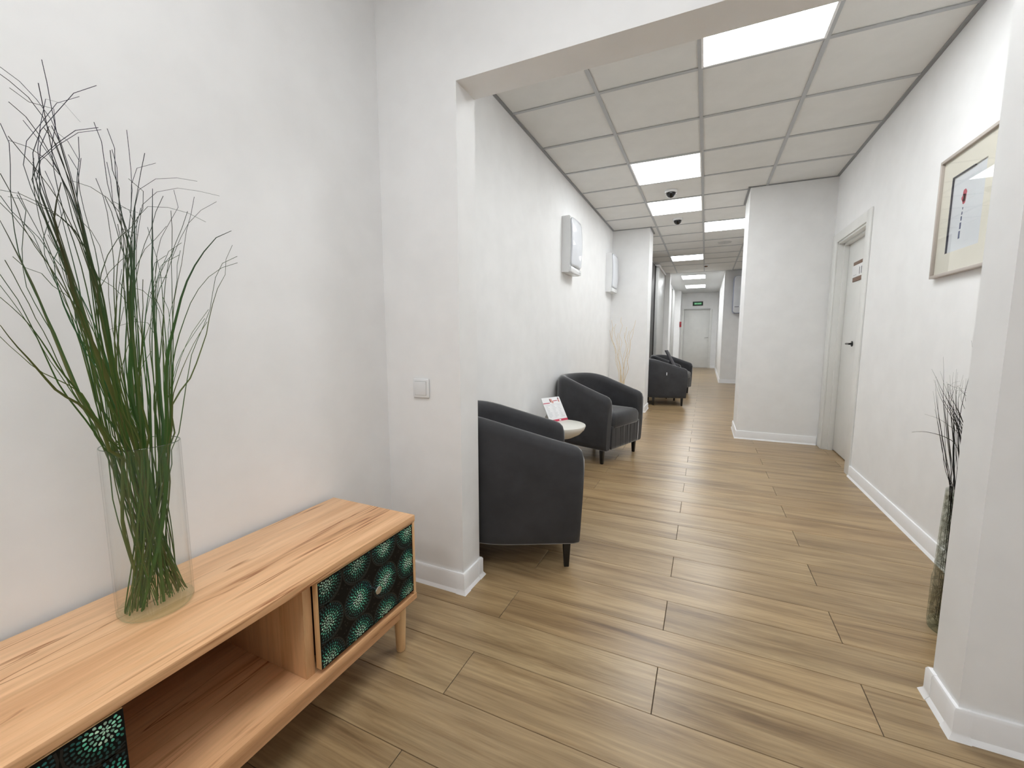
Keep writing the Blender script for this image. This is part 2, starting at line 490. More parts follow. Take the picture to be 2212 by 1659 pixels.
baseboard('baseboard_right.001', (0.357, 5.17), (1.085, 5.17), (0, -1), 1, 0)
baseboard('baseboard_right.002', (0.357, 5.76), (0.357, 5.17), (-1, 0), 1, 1)
baseboard('baseboard_right.003', (0.352, 11.3), (1.2, 11.3), (0, -1), 1, 0)
baseboard('baseboard_right.004', (0.352, 16.5), (0.352, 11.3), (-1, 0), 0, 1)
baseboard('baseboard_far', (0.19, 16.5), (0.352, 16.5), (0, -1), 0, -1)
# little plastic corner caps on the skirting
BB = [(0.0, 0.0), (0.0235, 0.0), (0.0205, 0.0055), (0.0138, 0.0155), (0.0130, 0.021), (0.0130, 0.082), (0.009, 0.0895), (0.0, 0.0895)]
for (cx, cy, sx, sy, nx) in ((OX0, Y0, -1, 1, 1), (OX0, Y1, -1, -1, 1), (OX1, Y0, 1, 1, -1), (OX1, Y1, 1, -1, -1)):
    ny = -1 if cy == Y0 else 1
    bm_a = baseboard('trim_4', (cx + sx * 0.026, cy), (cx, cy), (0, ny), 0, 1)
    baseboard('trim_4', (cx, cy), (cx, cy + sy * 0.026), (nx, 0), 1, 0)

# ------------------------------------------------------------------ doors
d1 = structure(empty('door_1', (XR, 4.61, 0)))
lf = box('door_leaf', 0.086, 0.126, -0.415, 0.43, 0.012, 2.0, DOORW, d1, 0.002)
boxes('door_frame', [(0.0, 0.25, -0.42, -0.395, 0, 2.015), (0.0, 0.25, 0.395, 0.42, 0, 2.015), (0.0, 0.25, -0.42, 0.42, 1.985, 2.015),
                     (0.045, 0.086, -0.395, -0.38, 0, 1.985), (0.045, 0.086, 0.38, 0.395, 0, 1.985), (0.045, 0.086, -0.395, 0.395, 1.965, 1.985)], DOORW, d1, 0.002)
boxes('door_casing', [(-0.012, 0.0, -0.51, -0.40, 0, 2.085), (-0.012, 0.0, 0.40, 0.545, 0, 2.085), (-0.012, 0.0, -0.40, 0.40, 2.0, 2.085)], DOORW, d1, 0.003)
h = tube('door_handle', [(0.086, 0.06, 1.052), (0.045, 0.06, 1.052), (0.038, 0.05, 1.052), (0.036, -0.06, 1.052)], 0.008, BLACK, lf)
h2 = lathe('handle_rose', [(0.024, 0), (0.024, 0.006), (0.0, 0.006)], BLACK, lf, 20)
h2.rotation_euler = (0, -PI / 2, 0); h2.location = (0.086, 0.06, 1.052)

d2 = structure(empty('door_2', (-0.32, 16.5, 0)))
lf = box('door_leaf', -0.425, 0.425, 0.03, 0.07, 0.01, 2.06, DOORW, d2, 0.003)
boxes('door_frame', [(-0.50, -0.425, -0.02, 0.03, 0, 2.07), (0.425, 0.50, -0.02, 0.03, 0, 2.07)], DOORW, d2, 0.004)
box('door_head', -0.43, 0.43, -0.03, 0.05, 2.06, 2.10, GREYP, d2, 0.004)
tube('door_handle', [(0.39, 0.03, 1.08), (0.39, -0.03, 1.08), (0.38, -0.035, 1.08), (0.27, -0.035, 1.07)], 0.011, CHROME, lf)
lathe('key_plate', [(0.012, 0.0), (0.012, 0.006), (0, 0.006)], CHROME, lf, 12).location = (0.39, 0.024, 0.98)

d3 = structure(empty('door_3', (-1.025, 8.98, 0)))
box('door_leaf', -0.05, 0.0, -0.62, 0.625, 0.01, 2.60, DARKD, d3, 0.003)
box('door_stile', 0.0, 0.012, 0.50, 0.56, 0.01, 2.60, BLACK, d3, 0.002)

# ------------------------------------------------------------------ ceiling lights
def ceiling_light(x, y, z, label, group, em, half=0.3, halfy=None):
    hy = halfy or half
    t = tag(empty('ceiling_light', (x, y, z)), label, 'ceiling light', group)
    boxes('light_frame', [(-half + .006, half - .006, -hy + .006, -hy + .018, -0.003, 0.02), (-half + .006, half - .006, hy - .018, hy - .006, -0.003, 0.02),
                          (-half + .006, -half + .018, -hy + .018, hy - .018, -0.003, 0.02), (half - .018, half - .006, -hy + .018, hy - .018, -0.003, 0.02)], WHITE, t)
    box('diffuser', -half + .018, half - .018, -hy + .018, hy - .018, 0.0, 0.012, em, t)
    return t
LL = {'first': 'big square ceiling light panel just past the header beam, nearest in the corridor',
      'second': 'square ceiling light panel just in front of the nearer dome camera',
      'third': 'square ceiling light panel between the two dome cameras',
      'fourth': 'square ceiling light panel partly hidden by the white pillar on the right',
      'fifth': 'square ceiling light panel in front of the small smoke detector'}
for (i, j), k in LIGHTS.items():
    ceiling_light(GX[i] + 0.3, GY[j] + 0.3, ZC, LL[k], 'corridor light panels', EMIT[k])
ceiling_light(-0.35, 12.0, ZC - 0.012, 'rounded light panel in the slatted ceiling, nearer of two before the exit door', 'far light panels', EMITF, 0.29, 0.38)
ceiling_light(-0.35, 14.25, ZC - 0.012, 'rounded light panel closest to the green exit sign', 'far light panels', EMITF, 0.29, 0.42)
for (x, y, lb) in ((-0.25, 0.25, 'square ceiling light panel above the sideboard room, nearer the opening'), (-0.35, -1.3, 'square ceiling light panel above the sideboard room, farther from the opening')):
    ceiling_light(x, y, 2.735, lb, 'front room light panels', EMITR)

# ------------------------------------------------------------------ ceiling fittings
def dome_camera(x, y, label):
    t = tag(empty('dome_camera', (x, y, ZC)), label, 'camera', 'ceiling dome cameras')
    lathe('mount', [(0.0, 0.006), (0.062, 0.006), (0.064, -0.004), (0.062, -0.014), (0.054, -0.022), (0.0, -0.022)], PLASTIC, t, 36)
    lathe('dome', [(0.047, -0.018)] + [(0.047 * math.cos(a), -0.026 - 0.046 * math.sin(a)) for a in [PI / 2 * k / 9 for k in range(9)]] + [(0.0, -0.072)], DOMEB, t, 32)
    bm = bmesh.new()
    add_tube(bm, [(0.050 * math.cos(a), 0.050 * math.sin(a), -0.032) for a in [PI * 1.0 * k / 14 for k in range(15)]], 0.006, 6)
    from_bm('shroud', bm, PLASTIC, t, True, 1.0)
    return t
dome_camera(-0.402, 4.925, 'white dome camera with dark lens on ceiling, nearer of the two')
dome_camera(-0.402, 6.10, 'white dome camera with dark lens on ceiling, farther of the two')
t = tag(empty('ceiling_speaker', (0.215, 7.92, ZC)), 'round grey grille flush in a ceiling tile beyond the pillar', 'speaker')
lathe('grille', [(0.0, -0.008), (0.085, -0.008), (0.098, -0.005), (0.104, 0.006), (0.0, 0.006)], GREYP, t, 40)
lathe('hub', [(0.0, -0.014), (0.009, -0.012), (0.01, -0.006), (0.0, -0.006)], BAR, t, 12)
t = tag(empty('smoke_detector', (-0.06, 10.2, ZC)), 'small round white smoke detector on ceiling past the fifth light', 'smoke detector')
lathe('base', [(0.0, 0.006), (0.055, 0.006), (0.055, -0.012), (0.045, -0.02), (0.0, -0.02)], PLASTIC, t, 28)
lathe('sensor', [(0.034, -0.018), (0.034, -0.032), (0.026, -0.042), (0.0, -0.044)], SIGNB, t, 24)

# ------------------------------------------------------------------ far-end fittings
GREEN.node_tree.nodes['Principled BSDF'].inputs['Base Color'].default_value = lin((22, 70, 44))
GREENT.node_tree.nodes['Principled BSDF'].inputs['Base Color'].default_value = lin((130, 200, 150))
t = tag(empty('exit_sign', (-0.30, 16.5, 2.275)), 'small green illuminated exit sign above the far white door', 'sign')
box('sign_case', -0.165, 0.165, -0.03, 0.0, -0.072, 0.072, BLACK, t, 0.004)
box('sign_panel', -0.135, 0.135, -0.034, -0.028, -0.046, 0.046, GREEN, t)
bm = bmesh.new()
for k in range(6):
    x = -0.105 + k * 0.038
    add_box(bm, x, x + 0.026, -0.037, -0.033, -0.024, 0.026)
from_bm('sign_letters', bm, GREENT, t)
t = tag(empty('call_point', (-0.80, 15.6, 1.53)), 'small red fire call point on the wall left of far door', 'call point')
box('call_box', -0.03, 0.03, -0.04, 0.0, -0.09, 0.09, RED, t, 0.006)
box('call_plate', -0.02, 0.02, -0.044, -0.038, -0.03, 0.02, PMAR, t, 0.002)
t = tag(empty('wall_socket', (-1.0, 8.22, 0.86)), 'small white wall socket low beside the dark door', 'socket')
box('socket_frame', 0.0, 0.012, -0.042, 0.042, -0.042, 0.042, PLASTIC, t, 0.004)
box('socket_face', 0.010, 0.016, -0.024, 0.024, -0.024, 0.024, BLACK, t, 0.003)

t = tag(empty('water_heater', (0.735, 11.3, 2.075)), 'white rounded wall-hung water heater half hidden behind the right pillar', 'water heater')
def rrect(w, h, r, n=6):
    P = []
    for cx, cy, a0 in ((w - r, h - r, 0), (-w + r, h - r, PI / 2), (-w + r, -h + r, PI), (w - r, -h + r, 3 * PI / 2)):
        for k in range(n + 1): P.append((cx + r * math.cos(a0 + PI / 2 * k / n), cy + r * math.sin(a0 + PI / 2 * k / n)))
    return P
poly_prism('heater_body', rrect(0.20, 0.425, 0.06), 1, -0.22, -0.02, plain('blue_grey_plastic', (150, 158, 184), 0.3), t, 0.006)
poly_prism('front_cover', rrect(0.19, 0.415, 0.055), 1, -0.25, -0.215, GLOSSW, t, 0.012)
dl = lathe('dial', [(0.0, 0.02), (0.03, 0.018), (0.034, 0.0)], CHROME, t, 24, cap=False)
dl.rotation_euler = (PI / 2, 0, 0); dl.location = (-0.03, -0.25, -0.27)
box('display', -0.16, -0.07, -0.254, -0.248, -0.285, -0.275, INKD, t)
box('wall_bracket', -0.12, 0.12, -0.03, 0.0, -0.1, 0.1, GREYP, t)

# ------------------------------------------------------------------ wall air cleaners
def air_cleaner(y, label):
    t = tag(empty('air_cleaner', (XL, y, 1.745)), label, 'air cleaner', 'white wall air cleaners')
    # side outline: depth (x) against height (z); front bows out
    n = 14
    out = [(0.0, 0.0), (0.072, -0.004)]
    out += [(0.080 + 0.012 * math.sin(PI * k / n) , 0.03 + 0.49 * k / n) for k in range(n + 1)]
    out += [(0.072, 0.527), (0.0, 0.525)]
    bm = bmesh.new()
    w = 0.36
    A = [bm.verts.new((x, 0.0, z)) for x, z in out]; B = [bm.verts.new((x, w, z)) for x, z in out]
    bm.faces.new(A); bm.faces.new(list(reversed(B)))
    for i in range(len(A)):
        j = (i + 1) % len(A); bm.faces.new((A[i], A[j], B[j], B[i]))
    from_bm('housing', bm, PLASTIC, t, True, 0.5)
    bm = bmesh.new()   # glossy bowed front cover with rounded corners
    nu, nv = 12, 18; rows = []
    for iv in range(nv + 1):
        v = iv / nv; z = 0.06 + 0.455 * v
        ins = 0.0
        for edge in (v, 1 - v):
            dd = edge * 0.455
            if dd < 0.04: ins = max(ins, 0.04 - math.sqrt(max(0.0, 0.04 ** 2 - (0.04 - dd) ** 2)))
        row = []
        for iu in range(nu + 1):
            u = iu / nu
            row.append(bm.verts.new((0.094 + 0.012 * math.sin(PI * v) + 0.006 * math.sin(PI * u), ins + (0.36 - 2 * ins) * u, z)))
        rows.append(row)
    for a, c in zip(rows[:-1], rows[1:]):
        for k in range(nu): bm.faces.new((a[k], a[k + 1], c[k + 1], c[k]))
    f = from_bm('front_cover', bm, GLOSSW, t, True)
    md = f.modifiers.new('thickness', 'SOLIDIFY'); md.thickness = 0.012; md.offset = -1
    box('bottom_strip', 0.07, 0.098, 0.006, 0.354, 0.0, 0.052, PLASTIC, t, 0.006)
    box('indicator', 0.097, 0.100, 0.30, 0.33, 0.02, 0.03, GREYP, t, 0.001)
    return t
air_cleaner(4.005, 'white wall-hung air cleaner box with bowed front, nearer of the two')
air_cleaner(5.985, 'white wall-hung air cleaner box next to the corner, farther of the two')

# ------------------------------------------------------------------ light switch
t = tag(empty('light_switch', (-1.113, Y0, 0.897)), 'square white light switch on the wall stub above the sideboard', 'light switch')
bm = bmesh.new(); add_box(bm, -0.0415, 0.0415, -0.011, 0.0, -0.0425, 0.0425, 0.006, 3); from_bm('switch_frame', bm, PLASTIC, t, True, 0.6)
box('switch_recess', -0.0305, 0.0305, -0.0115, -0.008, -0.0305, 0.0305, GREYP, t)
bm = bmesh.new(); add_box(bm, -0.029, 0.029, -0.015, -0.009, -0.029, 0.029, 0.002, 2); o = from_bm('rocker', bm, PLASTIC, t, True, 0.6)
o.rotation_euler = (0.05, 0, 0)

# ------------------------------------------------------------------ picture
t = tag(empty('framed_picture', (XR, 2.78, 1.72)), 'framed abstract print with red blot and blue dashes on the right wall', 'picture')
HW, HH = 0.253, 0.298
boxes('frame', [(-0.026, 0, -HW, HW, HH - 0.016, HH), (-0.026, 0, -HW, HW, -HH, -HH + 0.016), (-0.026, 0, -HW, -HW + 0.016, -HH + 0.016, HH - 0.016), (-0.026, 0, HW - 0.016, HW, -HH + 0.016, HH - 0.016)], FRAME, t, 0.002)
boxes('mat_board', [(-0.012, -0.004, -HW + .014, HW - .014, 0.185, HH - .014), (-0.012, -0.004, -HW + .014, HW - .014, -HH + .014, -0.185),
                    (-0.012, -0.004, -HW + .014, -0.145, -0.185, 0.185), (-0.012, -0.004, 0.145, HW - .014, -0.185, 0.185)], MATB, t)
art = box('artwork', -0.006, -0.002, -0.15, 0.15, -0.19, 0.19, ARTP, t)
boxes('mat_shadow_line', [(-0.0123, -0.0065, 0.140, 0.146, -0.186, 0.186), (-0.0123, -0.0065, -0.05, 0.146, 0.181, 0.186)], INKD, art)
bm = bmesh.new()
def blob(cy, cz, ry, rz, jit, nn=18):
    vs = []
    for k in range(nn):
        a = 2 * PI * k / nn; r = 1 + rnd.uniform(-jit, jit)
        vs.append(bm.verts.new((-0.0064, cy + ry * r * math.cos(a), cz + rz * r * math.sin(a))))
    bm.faces.new(vs)
blob(0.028, 0.080, 0.017, 0.020, 0.14); blob(0.034, 0.060, 0.020, 0.018, 0.14); blob(0.030, 0.044, 0.013, 0.016, 0.12)
from_bm('red_blot', bm, PRED, art)
bm = bmesh.new()
for k, (z, hh, ww) in enumerate(((0.010, .005, .003), (-0.012, .007, .004), (-0.036, .010, .005), (-0.070, .015, .006), (-0.112, .018, .007))):
    add_box(bm, -0.0066, -0.0058, 0.034 + k * .002 - ww, 0.034 + k * .002 + ww, z - hh, z + hh)
from_bm('dash_marks', bm, INK, art)
bm = bmesh.new()
for k in range(5):
    add_box(bm, -0.0065, -0.0058, -0.045 - k * 0.004, 0.004 - k * 0.003, 0.075 - k * .008, 0.077 - k * .008)
add_box(bm, -0.0065, -0.0058, -0.04, -0.01, -0.15, -0.148)
tag(from_bm('pencil_strokes', bm, PLGREY, art), kind='stuff')
box('glass', -0.0185, -0.016, -HW + .012, HW - .012, -HH + .012, HH - .012, PGLASS, t)

# ------------------------------------------------------------------ door sign
t = tag(empty('door_sign', (XR + 0.086, 4.64, 1.69)), 'white room sign with brown strips reading 11 on the right door', 'sign')
box('sign_plate', -0.006, 0.0, -0.19, 0.19, -0.05, 0.055, PAPER, t, 0.001)
box('top_strip', -0.006, 0.0, -0.19, 0.165, 0.055, 0.085, SIGNB, t, 0.001)
box('bottom_strip', -0.006, 0.0, -0.19, 0.165, -0.088, -0.05, SIGNB, t, 0.004)
fc = bpy.data.curves.new('digit', 'FONT'); fc.body = '1'; fc.size = 0.088; fc.extrude = 0.0006; fc.align_x = 'CENTER'
tmp = link(bpy.data.objects.new('digit_curve', fc))
bpy.context.view_layer.update()
me = bpy.data.meshes.new_from_object(tmp.evaluated_get(bpy.context.evaluated_depsgraph_get()))
bpy.data.objects.remove(tmp, do_unlink=True)
me.materials.clear(); me.materials.append(INKD)
for dy in (-0.018, -0.068):
    fo = link(bpy.data.objects.new('digit', me), t)
    fo.rotation_euler = Matrix(((0, 0, -1), (-1, 0, 0), (0, 1, 0))).to_euler()
    fo.location = (-0.0068, dy, -0.034)
box('sign_line', -0.0072, -0.0055, 0.06, 0.15, -0.032, -0.030, PGREY, t)

# ------------------------------------------------------------------ sideboard
sb = tag(empty('sideboard', (-1.09, 0.524, 0)), 'long low oak sideboard with dark dotted drawers on round legs', 'sideboard')
SX, SY = 1.09, -0.524          # offsets from world to local
def sbx(name, x0, x1, y0, y1, z0, z1, mat, parent=None, bevel=0.0015):
    return box(name, x0 + SX, x1 + SX, y0 + SY, y1 + SY, z0, z1, mat, parent or sb, bevel)
XB, XF, YA, YB = -1.284, -0.897, -0.088, 1.138
sbx('top_board', XB, XF, YA, YB, 0.478, 0.50, OAK)
sbx('bottom_board', XB, XF, YA, YB, 0.190, 0.212, OAK)
sbx('side_panel', XB, XF - 0.002, YA, YA + 0.016, 0.212, 0.478, OAKV)
sbx('side_panel', XB, XF - 0.002, YB - 0.012, YB - 0.001, 0.212, 0.478, OAKV)
sbx('divider', XB + 0.01, XF - 0.024, 0.300, 0.320, 0.212, 0.478, OAKV)
sbx('divider', XB + 0.01, XF - 0.024, 0.700, 0.7265, 0.212, 0.478, OAKV)
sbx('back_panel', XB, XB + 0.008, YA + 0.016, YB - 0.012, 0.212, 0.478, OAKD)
sbx('rail', XF - 0.035, XF - 0.015, YA + 0.07, 1.062, 0.150, 0.190, OAK)
sbx('rail', XB + 0.03, XB + 0.05, YA + 0.07, 1.062, 0.150, 0.190, OAK)

INKS = [lin(c) for c in ((226, 250, 238), (234, 252, 240), (208, 244, 230), (170, 230, 214), (124, 204, 192), (88, 172, 170), (62, 136, 142))]
def drawer(ya, yb):
    dr = sbx('drawer_front', XF - 0.020, XF - 0.001, ya, yb, 0.2275, 0.4745, LEGW)
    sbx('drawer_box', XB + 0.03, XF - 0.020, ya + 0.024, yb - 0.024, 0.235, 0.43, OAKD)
    xf = XF - 0.001 + SX
    box('print_panel', xf - 0.001, xf + 0.0006, ya + SY + 0.0015, yb + SY - 0.0005, 0.228, 0.474, PRINTB, dr)
    bm = bmesh.new(); lay = bm.loops.layers.color.new('ink')
    cy0 = ya + 0.028
    y_lo, y_hi, z_lo, z_hi = ya + 0.002, yb - 0.001, 0.2285, 0.4735
    def dot(cy, cz, a, rl, rw, c):
        vs = []
        ca, sa = math.cos(a), math.sin(a)
        for k in range(8):
            q = 2 * PI * k / 8
            u, w = rl * math.cos(q) * (1 + 0.25 * math.cos(q) * 0), rw * math.sin(q)
            w *= 1.0 + 0.28 * math.cos(q)
            y = cy + u * ca - w * sa; z = cz + u * sa + w * ca
            if not (y_lo < y < y_hi and z_lo < z < z_hi): return
            vs.append(bm.verts.new((xf + 0.0010, y + SY, z)))
        f = bm.faces.new(vs)
        for l in f.loops: l[lay] = c
    def ringband(cy, cz, r0, r1, c, a0, a1):
        n = 22
        for k in range(n):
            q0, q1 = a0 + (a1 - a0) * k / n, a0 + (a1 - a0) * (k + 1) / n
            P = [(cy + r * math.cos(q), cz + r * math.sin(q)) for r, q in ((r0, q0), (r1, q0), (r1, q1), (r0, q1))]
            if any(not (y_lo < y < y_hi and z_lo < z < z_hi) for y, z in P): continue
            f = bm.faces.new([bm.verts.new((xf + 0.0008, y + SY, z)) for y, z in P])
            for l in f.loops: l[lay] = c
    for iy in range(4):
        for iz in range(3):
            cy, cz = cy0 + iy * 0.1127, 0.455 - iz * 0.1085
            tone = rnd.uniform(0.8, 1.1)
            for ri in range(7):
                r = 0.0045 + ri * 0.0074
                cnt = 6 + ri * 5
                for k in range(cnt):
                    a = 2 * PI * k / cnt + ri * 0.37
                    c = INKS[min(6, max(0, ri + rnd.choice((-1, 0, 0, 0, 1))))]
                    g = rnd.uniform(0.75, 1.1) * tone
                    if math.sin(a) < -0.1 and ri > 3: g *= 0.75
                    dot(cy + r * math.cos(a), cz + r * math.sin(a), a, 0.0031, 0.0024 if ri else 0.0017, tuple(min(1, x * g) for x in c[:3]) + (1,))
            ringband(cy, cz, 0.0525, 0.0562, lin((24, 56, 62)), 0.0, 2 * PI)
            ringband(cy, cz, 0.0478, 0.0505, lin((34, 92, 100)), PI * 1.15, PI * 1.85)
    # faint dashes between the roundels
    for k in range(420):
        cy, cz = rnd.uniform(ya, yb), rnd.uniform(0.228, 0.474)
        gy, gz = (cy - cy0) / 0.1127, (0.455 - cz) / 0.1085
        dy, dz = (gy - round(gy)) * 0.1127, (gz - round(gz)) * 0.1085
        if math.hypot(dy, dz) < 0.059: continue
        dot(cy, cz, rnd.uniform(0, PI), 0.003, 0.0015, lin((24, 30, 32)))
    tag(from_bm('dot_print', bm, DOTS, dr), kind='stuff')
    ym = (ya + yb) / 2 + SY
    kb = lathe('knob', [(0.0055, 0.0), (0.005, 0.014), (0.0065, 0.018), (0.0125, 0.022), (0.0125, 0.025), (0.011, 0.0265), (0.0, 0.0265)], CHROME, dr, 28)
    kb.rotation_euler = (0, PI / 2, 0); kb.location = (xf + 0.0006, ym, 0.350)
    return dr
drawer(0.727, 1.121)
drawer(-0.070, 0.322)
for (x, y) in ((-0.945, 1.100), (-1.235, 1.100), (-0.945, -0.05), (-1.235, -0.05)):
    lathe('leg', [(0.0, 0.0), (0.0135, 0.0), (0.016, 0.004), (0.0215, 0.15), (0.0215, 0.19), (0.0, 0.19)], LEGW, sb, 24, (x + SX, y + SY, 0))


